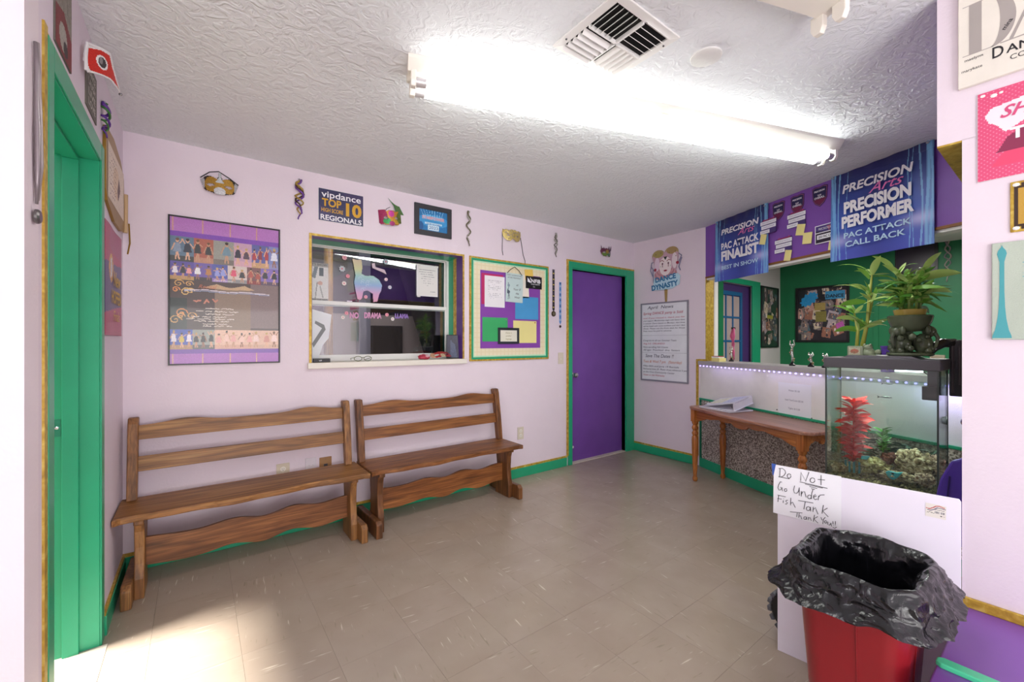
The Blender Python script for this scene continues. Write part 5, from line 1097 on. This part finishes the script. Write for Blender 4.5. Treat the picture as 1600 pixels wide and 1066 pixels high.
def leafmesh(L, W, bend, n=7, curl=0):
    path = [(L*i/n*math.cos(bend*i/n*.5), curl*math.sin(i/n*PI), L*i/n*math.sin(-bend*i/n*.5)+.0) for i in range(n+1)]
    wid = [W*math.sin(PI*(.08+.90*i/n))**.8 for i in range(n+1)]; wid[-1] = W*.04
    return MB().strip(path, wid, (0, 1, 0))
def aim(p, d, roll=0):
    """frame at p whose x axis points along d"""
    d = Vector(d).normalized(); y = Vector((0, 0, 1)).cross(d); y = y.normalized() if y.length > 1e-3 else Vector((0, 1, 0)); z = d.cross(y)
    M = Matrix(((d.x, y.x, z.x, p[0]), (d.y, y.y, z.y, p[1]), (d.z, y.z, z.z, p[2]), (0, 0, 0, 1))); return M @ Matrix.Rotation(roll, 4, 'X')
RED = plain('red_plastic_leaf', 'd81c20', .6, var=.2); RED2 = plain('coral_red_leaf', 'e83a34', .4, var=.15)
t = thing('aquarium_plant', 'tall bright red plastic plant at the left inside the fish tank', 'aquarium plant', T(2.885, .735, .575))
q = random.Random(11); lm_ = [leafmesh(.070, .024, 1.0).build('frond', RED, t), leafmesh(.064, .024, .5).build('frond', RED2, t)]
MB().tube([(0, 0, .04), (0, 0, .36)], .004, 6).build('stem', RED, t)
for k in range(190):
    h = .05+.32*k/190; a_ = q.uniform(0, 2*PI); up = q.uniform(.2, .8)+(.6 if h > .33 else 0)
    if k < 2: o = lm_[k]
    else: o = lm_[k % 2].copy(); COL.objects.link(o); o.parent = t
    o.matrix_local = aim((.006*math.cos(a_), .006*math.sin(a_), h), (math.cos(a_), math.sin(a_), up), q.uniform(-.9, .9)) @ Matrix.Scale(q.uniform(.6, 1.15)*(1.1 if h > .2 else 1), 4)
tb = plain('teal_tube', '3a8a9a', .3)
for k, (x, y) in enumerate(((-.02, .03), (-.03, .01), (-.03, -.01), (-.02, -.03))): MB().tube([(x, y, -.01), (x, y, .05)], .005, 8).build('teal_stalk', tb, t, smooth=True)
GL1 = plain('aquarium_green_leaf', '4a9a3c', .4, var=.25); GL2 = plain('dark_aquarium_leaf', '0f3a24', .5, var=.2)
t = thing('aquarium_plant', 'small bright green plastic plant in the middle of the fish tank', 'aquarium plant', T(2.95, .625, .66)); l0 = leafmesh(.04, .011, .8).build('frond', GL1, t)
for k in range(40):
    h = .02+.13*k/40; a_ = q.uniform(0, 6.28); o = l0 if k == 0 else l0.copy()
    if k: COL.objects.link(o); o.parent = t
    o.matrix_local = aim((0, 0, h), (math.cos(a_), math.sin(a_), .9), q.uniform(-1.4, 1.4)) @ Matrix.Scale(q.uniform(.9, 1.3), 4)
MB().tube([(0, 0, -.06), (0, 0, .15)], .003, 6).build('stem', GL1, t)
t = thing('aquarium_plant', 'dark green leafy plastic plant low behind the rocks in the tank', 'aquarium plant', T(2.98, .56, .66)); l0 = leafmesh(.06, .012, 1.0).build('frond', GL2, t)
for k in range(130):
    a_ = q.uniform(0, 6.28); o = l0 if k == 0 else l0.copy()
    if k: COL.objects.link(o); o.parent = t
    o.matrix_local = aim((q.uniform(-.02, .02), q.uniform(-.13, .11), q.uniform(-.02, .07)), (math.cos(a_)*.5, math.sin(a_), q.uniform(.1, .8)), q.uniform(-1.5, 1.5)) @ Matrix.Scale(q.uniform(.7, 1.2), 4)
BL = plain('turquoise_resin', '3fb4c8', .35)
t = thing('shell_ornament', 'turquoise shell shaped ornament at the front of the tank floor', 'ornament', T(2.825, .555, .605)); MB().prism([(-.034, .02), (-.01, .012), (.02, .015), (.034, .004), (.022, -.02), (.004, -.030), (-.01, -.018), (-.02, -.004)], -.006, .006, 'x').build('body', BL, t, bev=.004)
MB().ball((-.007, .004, .004), (.004, .006, .005), 8, 6).build('eye_hole', BLACK, t)
t = thing('shell_ornament', 'small turquoise ornament behind the mossy rock in the tank', 'ornament', T(2.87, .68, .655)); MB().prism([(-.02, .012), (.016, .008), (.02, -.012), (-.008, -.010)], -.006, .006, 'x').build('body', BL, t, bev=.003)
t = thing('aquarium_filter', 'black filter box with tubes in the upper right of the tank', 'filter', T(2.985, .44, .98)); B(-.03, .03, -.035, .035, .0, .07).build('box', BLACK, t, bev=.004); B(-.03, .03, -.028, .015, .07, .15).build('intake', BLACK, t, bev=.003)
MB().tube([(-.02, .10, .155), (-.02, .07, .15), (-.02, .03, .142), (-.02, .01, .125)], .003, 6).build('tube', BLACK, t)
for i, (x, y, z, s_, lab) in enumerate(((2.90, .595, 1.055, 1, 'dark slender fish swimming just under the LED reflections'), (2.88, .60, .985, 1.3, 'dark thin fish in the middle of the water'), (2.90, .60, 1.085, .6, 'smallest fish, nearest the water surface'))):
    t = thing('fish', lab, 'fish', T(x, y, z)); m = MB().tube([(0, -.02*s_, 0), (0, -.012*s_, .001), (0, 0, .0015), (0, .012*s_, .001), (0, .018*s_, 0)], [.001, .003*s_, .004*s_, .002*s_, .0008], 8); m.build('body', plain('dark_fish_skin', '2a302c', .3), t, smooth='all'); MB().prism([(.017*s_, 0), (.026*s_, .006*s_), (.024*s_, 0), (.026*s_, -.006*s_)], -.0005, .0005, 'x').build('tail_fin', plain('dark_fish_skin', '2a302c', .3), t)

# ------------------------------------------------------------------ planters and plants on the hood
CER = plain('dark_green_ceramic', '5c6650', .14, var=.6, bs=.3, bscale=30, bd=.004); CER2 = plain('pale_green_ceramic', '93a083', .2, var=.3)
LG = [plain('bamboo_leaf', '7ab444', .4, var=.2), plain('pale_bamboo_leaf', 'b4d278', .4, var=.2), plain('deep_bamboo_leaf', '55913a', .45, var=.2)]
Zt = 1.1905+.0135
t = thing('potted_bamboo', 'large dark green ceramic elephant planter of leafy lucky bamboo on the tank hood', 'potted plant', T(2.93, .515, Zt))
MB().lathe([(.001, 0), (.086, 0), (.092, .006), (.09, .014), (.07, .02), (.001, .022)], 32).build('planter_base', CER, t, smooth=True)
m = MB(); q = random.Random(4)
for k in range(3):
    a_ = 2.6+k*2.1; cx, cy = .048*math.cos(a_), .048*math.sin(a_)
    m.ball((cx, cy, .06), (.038, .038, .052), 14, 10, .1, k); m.ball((cx*1.5, cy*1.5, .122), (.028, .028, .028), 12, 8, .1, k)
    for s_ in (-1, 1):
        px, py = -math.sin(a_)*s_, math.cos(a_)*s_
        m.ball((cx*1.5+px*.026, cy*1.5+py*.028, .128), (.012, .012, .022), 8, 6); m.ball((cx*1.5+px*.02, cy*1.5+py*.02, .026), (.016, .016, .016), 8, 6)
    for j in range(9): a2 = a_+q.uniform(-1, 1); m.ball((.075*math.cos(a2), .075*math.sin(a2), q.uniform(.03, .11)), q.uniform(.010, .018), 8, 6, .15, j)
    m.tube([(cx*1.8, cy*1.8, .125), (cx*2.15, cy*2.15, .09), (cx*2.0, cy*2.0, .05), (cx*1.8, cy*1.8, .035)], [.010, .008, .006, .005], 8)
m.build('elephant_figures', CER, t, smooth='all')
MB().lathe([(.001, .12), (.05, .125), (.072, .145), (.084, .175), (.09, .200), (.084, .206), (.074, .20), (.05, .17), (.001, .165)], 28).build('planter_bowl', CER, t, smooth=True)
MB().lathe([(.001, .168), (.05, .17), (.058, .20), (.066, .235), (.063, .236), (.056, .205), (.001, .2)], 28).build('glass_bowl', plain('amber_bowl', 'b8a050', .15, var=.2), t, smooth=True)
m = MB()
for k in range(70): a_ = q.uniform(0, 6.28); r0 = q.uniform(0, .05); m.ball((r0*math.cos(a_), r0*math.sin(a_), .222+q.uniform(0, .012)), .008, 6, 4)
o = m.build('pebbles', plain('amber_pebbles', 'b8752c', .3, var=.4), t, smooth='all'); o['kind'] = 'stuff'
def leaves(t, stems, count, rad, seed, base, mats):
    q = random.Random(seed); lib = []
    for (L, W, bd_) in ((.13, .022, .9), (.10, .026, .5), (.16, .015, 1.5), (.09, .024, .3)):
        for m_ in mats: lib.append(leafmesh(L, W, bd_))
    protos = []
    for k in range(count):
        i = k % (4*len(mats)); st_ = stems[k % len(stems)]
        s_ = q.uniform(.35, 1); p = Vector(st_[0]).lerp(Vector(st_[-1]), s_) if len(st_) == 2 else Vector(st_[min(len(st_)-1, int(s_*len(st_)))])
        a_ = q.uniform(0, 6.28); up = q.uniform(.1, 1.9)
        if i >= len(protos): o = lib[i].build('leaf', mats[i % len(mats)], t, smooth='all'); protos.append(o)
        else: o = protos[i].copy(); COL.objects.link(o); o.parent = t
        o.matrix_local = aim(p, (math.cos(a_)*rad, math.sin(a_)*rad, up), q.uniform(-1.3, 1.3)) @ Matrix.Scale(q.uniform(.7, 1.15), 4)
st_ = []
for k in range(8):
    a_ = k*.8; x, y = .03*math.cos(a_), .035*math.sin(a_); h = .33+.10*(k % 3)/2
    s0 = [(x, y, .19), (x*1.2, y*1.3, h)]; st_.append(s0); MB().tube([s0[0], ((x*1.1), y*1.1, (.19+h)/2), s0[1]], .006, 8).build('stalk', plain('bamboo_stalk', '7c9a48', .35, var=.2), t, smooth='all')
leaves(t, st_, 190, 1, 6, 0, LG)
for (p, d, s_) in (((0, .06, .44), (0, .35, 1), 1.0), ((0, -.05, .42), (0, -.35, 1.1), .95), ((0, -.02, .38), (0, -1, .5), 1.5), ((0, .0, .33), (0, -1, .25), 1.4), ((0, .03, .40), (-.1, .5, 1.2), .9)):
    o = leafmesh(.13, .034, 1.2).build('leaf', LG[1], t, smooth='all'); o.matrix_local = aim(p, d, .9 if d[1] > 0 else -.9) @ Matrix.Scale(s_, 4)
t = thing('potted_bamboo', 'smaller bamboo sprig in a pale green frog planter on the tank hood', 'potted plant', T(2.88, .70, 1.1905))
B(-.03, .03, -.015, .055, 0, .062).build('planter_box', CER2, t, bev=.006); c = Cv(20, 16, 'b8b89a').ell(.5, .5, .35, .3, 'b06a50').line([(.2, .3), (.8, .4)], .05, '4a7a58').speck(.2, 1)
o = c.mesh('flower_print', .05, .04, GLOSSY, t, 0); o.matrix_local = basis((-.0308, .022, .034), (0, -1, 0), (-1, 0, 0))
m = MB().ball((-.005, -.032, .026), (.028, .03, .026), 14, 10, .1, 2).ball((-.012, -.03, .055), (.016, .022, .014), 12, 8).ball((-.016, -.018, .068), .007, 8, 6).ball((-.016, -.042, .068), .007, 8, 6).ball((.0, -.07, .03), (.018, .014, .014), 10, 8).ball((-.02, -.05, .01), (.016, .02, .01), 10, 6)
m.build('frog_figure', CER2, t, smooth='all')
SG = plain('yellow_green_stalk', 'a8ae4c', .35, var=.25)
stalks = [[(0, .02, .05), (.0, .015, .14), (.0, .03, .24)], [(0, -.005, .05), (0, -.025, .18), (0, -.035, .33), (0, -.045, .44)], [(0, .0, .05), (0, -.02, .16), (.01, -.045, .30)]]
for s0 in stalks: MB().tube(s0, [.009]+[.008]*(len(s0)-2)+[.004], 8).build('stalk', SG, t, smooth='all')
leaves(t, stalks, 44, 1, 9, 0, LG[:2])
for (p, d, s_, mm) in (((0, -.02, .30), (0, .9, .15), 1.25, 0), ((0, .02, .16), (0, 1, .1), 1.1, 0), ((0, .02, .21), (0, .95, .35), 1.0, 1), ((0, -.03, .36), (0, .8, .7), 1.0, 1), ((0, -.035, .42), (0, .35, 1), .95, 0), ((0, -.045, .44), (0, -.15, 1), 1.2, 1)):
    o = leafmesh(.09, .032, .9).build('leaf', LG[mm], t, smooth='all'); o.matrix_local = aim(p, d, .9 if d[1] > 0 else -.9) @ Matrix.Scale(s_, 4)

# objects behind the tank, on the counter top
def onC(x, z=-.14, y=1.078, ry=0): return CM @ Matrix.Translation((x, y, z)) @ Matrix.Rotation(ry, 4, 'Y') @ Matrix.Rotation(-PI/2, 4, 'X')
VI = plain('violet_glass', '5a3aa8', .15, var=.3); SIL = plain('bright_silver', 'c8ccc8', .2, metal=.9)
def figure_trophy(label, x, h, k, zoff=-.14):
    t = thing('trophy', label, 'trophy', onC(x, zoff))
    MB().lathe([(.001, 0), (.022, 0), (.022, .012), (.014, .018), (.008, .03), (.001, .032)], 16).build('base', BLACK, t, smooth=True)
    q = random.Random(k); MB().tube([(0, 0, .03), (.004, 0, h*.35), (-.004, 0, h*.55), (0, 0, h*.72)], [.006, .009, .012, .007], 8).build('figure', SIL, t, smooth='all')
    MB().ball((0, 0, h*.80), .012, 10, 8).build('head', SIL, t, smooth='all')
    MB().tube([(0, 0, h*.68), (.022, 0, h*.82), (.012, 0, h)], .004, 6).build('arm', SIL, t); MB().tube([(0, 0, h*.68), (-.022, 0, h*.85), (-.016, 0, h*.98)], .004, 6).build('arm', SIL, t)
    m = MB()
    for j in range(6): m.ball((.014*math.cos(j), .014*math.sin(j), h*(.2+.08*j)), .007, 6, 5, .2, j)
    m.build('sash', plain('pale_gold_metal', 'b8a888', .25, metal=.7), t, smooth='all')
figure_trophy('tallest silver dancer trophy on the counter, left of the others', .955, .21, 1); figure_trophy('middle silver trophy on the counter below the photo collage', 1.12, .115, 2); figure_trophy('silver trophy on the counter right beside the fish tank', 1.235, .11, 3)
figure_trophy('dark silver trophy at the far left end of the counter', .20, .15, 4, -.22)
t = thing('notepad', 'pale yellow block of notes at the left end of the counter', 'notepad', onC(.17, -.10)); B(-.055, .05, -.04, .04, 0, .035).build('pad', YELLOWP, t, bev=.001)
t = thing('book', 'thin white and red book on top of the yellow block', 'book', onC(.155, -.10, 1.1135)); B(-.05, .045, -.035, .035, 0, .012).build('cover', PAPER, t, bev=.001); B(-.046, .048, -.033, .033, .012, .018).build('red_stripe', plain('dull_red_cover', 'b05050', .5), t)
t = thing('scarf', 'twisted pink scarf hanging by the left end of the counter', 'scarf', CM @ Matrix.Translation((.17, 1.25, -.27))); 
for s_ in (-1, 1): MB().tube([(s_*.006, .16, 0), (s_*.018, .08, .01), (-s_*.01, 0, 0), (s_*.014, -.08, .01), (s_*.02-.015, -.155, 0)], [.008, .012, .009, .013, .008], 8).build('strand', plain('pink_cloth', 'c85a88', .7, var=.2), t, smooth='all')
B(-.006, .006, .15, .17, -.02, .02).build('hook', BLACK, t)
def jar(label, x, z, r0, h, top, y=1.078):
    t = thing('jar', label, 'jar', onC(x, z, y)); MB().lathe([(.001, 0), (r0, 0), (r0, h*.8), (r0*.9, h*.9), (r0*1.05, h*.92), (r0*1.05, h), (.001, h)], 20).build('body', VI, t, smooth=True)
    for k in range(6): a_ = k*1.05; MB().tube([(r0*1.01*math.cos(a_), r0*1.01*math.sin(a_), .01), (r0*1.01*math.cos(a_), r0*1.01*math.sin(a_), h*.78)], .004, 6).build('stripe', BLACK, t)
    return t
jar('purple and black striped jar behind the elephant planter at right', 2.13, -.13, .038, .20, 1); jar('purple striped jar behind the two planters', 1.66, -.14, .035, .17, 1)
t = thing('skull_ornament', 'silver elephant head ornament sitting on the right hand purple jar', 'ornament', onC(2.13, -.13, 1.2785)); MB().ball((0, 0, .03), (.034, .03, .028), 14, 10, .12, 3).ball((-.03, 0, .045), (.014, .01, .016), 8, 6).ball((.03, 0, .045), (.014, .01, .016), 8, 6).tube([(0, -.02, .03), (0, -.045, .015), (.01, -.05, .0)], [.012, .009, .005], 8).build('head', SIL, t, smooth='all'); MB().ball((-.012, -.027, .036), (.01, .005, .008), 8, 6).build('red_eye', plain('dark_red_enamel', '7a2420', .3), t)
t = thing('tip_sign', 'cream card with orange TIPS lettering behind the tank hood', 'sign', onC(1.965, -.08)); B(-.035, .035, -.004, .004, 0, .12).build('card', plain('cream_card', 'e0d4b8', .5), t)
text('TIPS', .026, plain('orange_ink', 'c8542c', .5), t, 0, 0, 0, w=.05, bold=.03, M=basis((0, -.0046, .07), (1, 0, 0), (0, -1, 0)))
t = thing('wooden_block', 'small tan wooden block on the counter by the pink wall', 'block', onC(2.22, -.12)); B(-.02, .02, -.02, .02, 0, .13).build('body', wood('tan_block_wood', 'a07040', 'b08450', 'c09660', 2), t, bev=.003)
# ribbed black box and arched cover beside the tank
t = thing('filter_housing', 'black ribbed plastic box with an arched arm hanging beside the tank hood', 'filter', T(3.08, .335, 0))
m = MB().prism([(-.065, 1.0), (.055, 1.0), (.055, 1.275), (.02, 1.285), (-.085, 1.27)], -.03, .03, 'x'); m.build('housing', plain('matte_black_resin', '26262a', .45), t, bev=.006)
for k in range(5): B(-.038, -.029, -.06+.024*k, -.050+.024*k, 1.06 if k % 2 else 1.02, 1.255).build('rib', plain('rib_grey', '3a3034', .4), t, bev=.002)
MB().tube([(-.004, .04, 1.27), (-.06, .075, 1.268), (-.11, .10, 1.245), (-.14, .115, 1.212)], [.022, .024, .022, .016], 10).build('arm', plain('gloss_black_resin', '303034', .15), t, smooth='all')
B(-.034, .0, .03, .075, 1.14, 1.18).build('bracket', BLACK, t)
t = thing('purple_chair', 'purple plastic chair with slanted back between the fish tank and pink wall', 'chair', T(2.6, .33, 0))
PCH = plain('purple_plastic', '4a2f9a', .35)
MB().prism([(.045, .44), (.040, .61), (.028, .68), (-.006, .765), (-.07, .80), (-.12, .80), (-.12, .44)], -.014, .014, 'x').build('backrest', PCH, t, bev=.008)
for k in (0, 1): MB().tube([(-.016, .012-.05*k, .50), (-.016, -.002-.045*k, .70)], .003, 5).build('rib', plain('deep_purple_plastic', '2a1a60', .4), t)
B(-.03, .16, -.12, .045, .41, .44).build('seat', PCH, t, bev=.01)
for x in (-.01, .14):
    for y in (-.10, .03): MB().tube([(x, y, 0), (x, y, .42)], .011, 8).build('leg', PCH, t)
t = thing('door_knob', 'silver cabinet knob seen beside the tank, below the LED lights', 'knob', CM @ Matrix.Translation((2.16, .845, 0))); MB().lathe([(.001, .0), (.012, 0), (.010, .02), (.022, .03), (.024, .042), (.015, .05), (.001, .051)], 16).build('knob', CHROME, t, smooth=True)

# ------------------------------------------------------------------ foam board, hand-lettered sign
BM = basis((1.926, .743, 0), (.138, -.990, 0), (-.990, -.138, 0))
t = thing('foam_board', 'white foam board standing on end, leaning across the front of the fish tank', 'board', BM.copy())
pts = [(0, 0), (.521, 0), (.521, .752), (.516, .760), (0, .762)]
MB().prism(pts, -.006, 0).build('panel', plain('foam_white', 'ece6f2', .5, var=.01), t, bev=.001)
c = Cv(48, 44, 'e6e0d8'); c.line([(.04, .62), (.2, .6), (.35, .72), (.5, .88), (.65, .92), (.8, .88), (.92, .84)], .06, 'b84848').line([(.1, .5), (.25, .5), (.4, .6), (.55, .76), (.75, .78), (.96, .74)], .05, '3a2a58').scrib(.45, .95, .62, .06, '5a5a60', 2, .03).rect(.44, .36, .95, .50, 'dcd8d4')
for k in range(13): c.rect(.46+.037*k, .34, .46+.037*k+(.02 if k % 3 else .012), .5, '5c5860')
c.scrib(.08, .5, .36, .12, '4a4a3c', 4, .03).rect(.72, .16, .82, .22, '3a3438').scrib(.84, .96, .2, .03, 'a8989c', 1, .02)
o = c.mesh('price_label', .049, .045, PRINT, t, .0008); o.matrix_local = T(.462, .706, 0, -.02)
MB().prism([(-.014, -.007), (.012, -.01), (.014, .008), (-.010, .010)], .0005, .0015).build('tape_scrap', plain('blue_tape', '2f86d8', .5), t, M=T(.455, .50))
t = thing('handwritten_sign', 'white paper sign handwritten Do Not Go Under Fish Tank, taped to the foam board', 'sign', BM @ Matrix.Translation((0, 0, .0015)))
PW, PH, PX, PY = .2235, .203, -.0135, .766
MB().prism([(PX+.008, PY), (PX+PW, PY), (PX+PW, PY-PH), (PX-.002, PY-PH+.002), (PX, PY-.045)], 0, .0008).build('sheet', PAPER, t)
MB().prism([(PX-.008, PY+.002), (PX+.009, PY+.002), (PX+.003, PY-.045), (PX-.004, PY-.046)], -.001, 0).build('blue_tape', plain('blue_tape_dark', '3a5cb0', .5), t)
ST = [[(245, 165), (240, 280)], [(225, 160), (280, 160), (318, 190), (325, 225), (300, 262), (262, 280), (220, 275), (380, 305)],
 [(375+27*math.cos(a_/2), 265+30*math.sin(a_/2)) for a_ in range(13)], [(535, 330), (540, 215), (605, 335), (648, 210)], [(525, 345), (890, 430)],
 [(695+32*math.cos(a_/2), 322+34*math.sin(a_/2)) for a_ in range(13)], [(808, 250), (808, 385)], [(765, 308), (858, 315)], [(595, 375), (830, 428)], [(655, 408), (758, 436)], [(678, 437), (728, 450)],
 [(272, 352), (250, 345), (225, 385), (214, 430), (230, 462), (255, 458), (272, 425)], [(248, 422), (272, 425), (280, 475)], [(325+19*math.cos(a_/2), 460+20*math.sin(a_/2)) for a_ in range(13)],
 [(452, 400), (438, 460), (450, 500), (480, 505), (508, 475), (518, 425)], [(516, 430), (518, 535)], [(545, 475), (546, 545)], [(546, 520), (560, 485), (590, 480), (600, 520), (610, 558)],
 [(655+26*math.cos(a_/2), 552+26*math.sin(a_/2)) for a_ in range(13)], [(702, 450), (686, 500), (680, 580)], [(708, 555), (745, 540), (735, 518), (712, 532), (708, 565), (730, 590), (758, 580)], [(778, 535), (770, 595)], [(775, 555), (795, 525), (852, 520)],
 [(212, 622), (225, 535)], [(210, 530), (326, 555)], [(205, 578), (268, 586)], [(293, 605), (290, 638)], [(296, 580), (297, 585)], [(356, 602), (330, 605), (330, 622), (352, 636), (340, 655), (318, 652)],
 [(400, 568), (395, 668)], [(395, 645), (425, 628), (440, 660), (462, 702)], [(503, 604), (706, 636)], [(598, 622), (580, 725)], [(638+26*math.cos(a_/2), 715+28*math.sin(a_/2)) for a_ in range(13)], [(668, 690), (672, 752)],
 [(705, 690), (702, 758)], [(703, 725), (735, 700), (748, 740), (768, 788)], [(838, 662), (820, 778)], [(890, 702), (828, 742), (900, 822)],
 [(388, 760), (558, 776)], [(490, 775), (480, 832)], [(516, 778), (510, 842)], [(511, 825), (532, 812), (552, 862)], [(596+19*math.cos(a_/2), 846+18*math.sin(a_/2)) for a_ in range(13)], [(616, 828), (620, 868)], [(642, 832), (640, 872)], [(641, 850), (662, 834), (682, 882)],
 [(722, 800), (706, 892)], [(765, 822), (714, 854), (768, 912)], [(805, 830), (822, 872)], [(862, 828), (838, 862), (830, 922)], [(866+16*math.cos(a_/2), 892+17*math.sin(a_/2)) for a_ in range(13)], [(896, 890), (892, 925), (915, 938), (930, 918), (932, 905)], [(932, 905), (944, 952)],
 [(958, 882), (962, 922)], [(990, 880), (988, 928)], [(963, 938), (964, 942)], [(987, 940), (988, 944)], [(955, 962), (980, 976), (1006, 960)]]
MK = plain('marker_ink', '38343c', .4, var=.02)
for s_ in ST:
    P = []
    for x, y in s_:
        uu = (x-150)/912; vv = (y-(108+(x-180)*.1746))/(677+(x-150)*.067); P.append((PX+uu*PW, PY-vv*PH, .0012))
    MB().tube(P, .0013 if s_[0][1] < 750 or s_[0][0] > 1000 else .0011, 5).build('pen_stroke', MK, t)
# black knobby wheel peeping out behind the board
t = thing('rubber_wheel', 'black knobby rubber wheel peeping out behind the left edge of the foam board', 'wheel', basis((2.03, .705, .115), (0, 1, 0), (-.98, .2, 0)) )
MB().lathe([(.045, -.02), (.095, -.022), (.105, -.012), (.105, .012), (.095, .022), (.045, .02)], 28).build('tyre', BLACK, t, smooth=True)
k0 = None
for k in range(18):
    if k0 is None: k0 = B(.098, .115, -.011, .011, -.024, .024).build('tread_block', plain('worn_rubber', '5a5a60', .6), t, bev=.003); o = k0
    else: o = k0.copy(); COL.objects.link(o); o.parent = t
    o.matrix_local = Matrix.Rotation(2*PI*k/18, 4, 'Z')
MB().lathe([(.001, -.015), (.045, -.015), (.045, .015), (.001, .015)], 16).build('hub', DGREY, t)

# ------------------------------------------------------------------ purple wall bench at the right
t = thing('purple_bench', 'purple built-in bench with a green edging strip at the bottom right', 'bench', T(1.73, -.3, 0))
B(-.28, .272, -.9, .525, .0, .418).build('box_seat', plain('purple_bench_paint', '7f4fa6', .38, var=.06), t, bev=.004)
MB().prism([(-.165, -.9), (-.130, -.9), (-.130, .515), (-.138, .526), (-.157, .526), (-.165, .515)], .418, .432).build('green_strip', plain('mint_green_paint', '4fd09a', .3), t, bev=.003)
B(.262, .2725, -.9, .525, .418, .450).build('gold_strip', GOLD, t, bev=.003)

# ------------------------------------------------------------------ bin and liner
def rrect(a, b, r, n=8):
    P = []
    for cx, cy, s_ in ((a-r, b-r, 0), (-a+r, b-r, 1), (-a+r, -b+r, 2), (a-r, -b+r, 3)):
        for i in range(n+1): an = PI/2*(s_+i/n); P.append((cx+r*math.cos(an), cy+r*math.sin(an)))
    return P
t = thing('trash_can', 'red plastic trash can with rounded corners in front of the foam board', 'trash can', T(1.632, .392, 0, .02))
REDP = plain('red_bin_plastic', '8a1a22', .28, var=.06)
lev = [(0, .125, .095), (.01, .13, .100), (.30, .150, .117), (.585, .168, .134), (.59, .174, .140), (.603, .174, .140), (.603, .168, .134)]
vs = []; fs = []; 
for z, a, b_ in lev: vs += [(x, y, z) for x, y in rrect(a, b_, .055)]
nn_ = len(rrect(1, 1, .1))
for i in range(len(lev)-1):
    for k in range(nn_): fs.append((i*nn_+k, i*nn_+(k+1) % nn_, (i+1)*nn_+(k+1) % nn_, (i+1)*nn_+k))
fs.append(tuple(range(nn_))[::-1])
MB().add(vs, fs).build('bin_body', REDP, t, smooth=True)
MB().tube([(-.052, -.1015, .02), (-.052, -.135, .58)], .0016, 5).build('mould_seam', REDP, t); MB().tube([(-.132, -.02, .02), (-.170, -.02, .58)], .0016, 5).build('mould_seam', REDP, t)
t = thing('bin_liner', 'crumpled glossy black plastic bag lining the red trash can', 'trash bag', T(1.632, .392, 0, .02))
def liner():
    base = rrect(.168, .134, .07, 14); N_ = 320; P = []
    # resample evenly
    L = [0]; n = len(base)
    for i in range(n): L.append(L[-1]+math.dist(base[i], base[(i+1) % n]))
    for k in range(N_):
        s_ = L[-1]*k/N_; i = max(j for j in range(n) if L[j] <= s_); f_ = (s_-L[i])/max(1e-9, L[i+1]-L[i]); a, b_ = base[i], base[(i+1) % n]; P.append((a[0]+(b_[0]-a[0])*f_, a[1]+(b_[1]-a[1])*f_))
    prof = [(-.075, .16, 0), (-.055, .26, .3), (-.042, .36, .5), (-.034, .45, .6), (-.030, .52, .7), (-.026, .57, .7), (-.018, .600, .6), (-.006, .618, .5), (.006, .625, .5), (.016, .620, .6), (.023, .608, .8), (.028, .596, 1), (.032, .584, 1.1), (.035, .574, 1.2), (.039, .565, 1.3), (.044, .557, 1.4), (.050, .550, 1.5), (.056, .544, 1.6), (.061, .539, 1.6), (.063, .534, 1.6)]
    prof = [tuple(a[i]+(b_[i]-a[i])*s_/3 for i in range(3)) for a, b_ in zip(prof, prof[1:]) for s_ in range(3)]+[prof[-1]]
    vs = []
    for j, (o_, z, am) in enumerate(prof):
        for k, (x, y) in enumerate(P):
            r0 = math.hypot(x, y); dx, dy = x/r0, y/r0; an = math.atan2(y, x); q = Vector((x, y, z))
            nz = noise.noise(q*11+Vector((5, 0, 0)))*1.3
            rd = 1-min(1, abs(noise.noise(Vector((x*16, y*16, z*30))+Vector((0, 7, 0))))*3.2); rd2 = 1-min(1, abs(noise.noise(Vector((x*34+z*20, y*34, z*50-x*14))))*3.5)
            sk = min(1, max(0, (.6-z)/.085)) if o_ > .02 else 0
            fl = .026*max(0, math.cos(an+.62))**5+.026*max(0, math.cos(an-2.55))**6
            off_ = o_+am*(.012*nz+.0065*rd+.0035*rd2)*(1 if o_ > 0 else .8)+fl*sk
            droop = .030*sk*(noise.noise(Vector((math.cos(an)*1.8, math.sin(an)*1.8, 2)))+.25)
            zz = z-droop+am*.006*noise.noise(q*17)+(.012*noise.noise(Vector((math.cos(an)*2.4, math.sin(an)*2.4, 7))) if z > .58 else 0)
            vs.append((x+dx*off_, y+dy*off_, zz))
    fs = []
    for j in range(len(prof)-1):
        for k in range(N_): fs.append((j*N_+k, j*N_+(k+1) % N_, (j+1)*N_+(k+1) % N_, (j+1)*N_+k))
    fs.append(tuple(range(N_)))
    return MB().add(vs, fs)
m, nt, b = mk('black_bag_plastic'); b.inputs['Base Color'].default_value = (*s2l('101014'), 1); b.inputs['Roughness'].default_value = .2; co = coords(nt, (1, 1, .6))
n1 = N(nt, 'ShaderNodeTexNoise', Scale=16.0, Detail=4.0, Distortion=1.4); nt.links.new(co, n1.inputs['Vector']); n2 = N(nt, 'ShaderNodeTexVoronoi', Scale=22.0); nt.links.new(co, n2.inputs['Vector'])
ad = N(nt, 'ShaderNodeMath', operation='ADD'); nt.links.new(n1.outputs['Fac'], ad.inputs[0]); nt.links.new(n2.outputs['Distance'], ad.inputs[1]); bump(nt, b, ad.outputs[0], .6, .010)
o = liner().build('bag_film', m, t, smooth='all'); pass
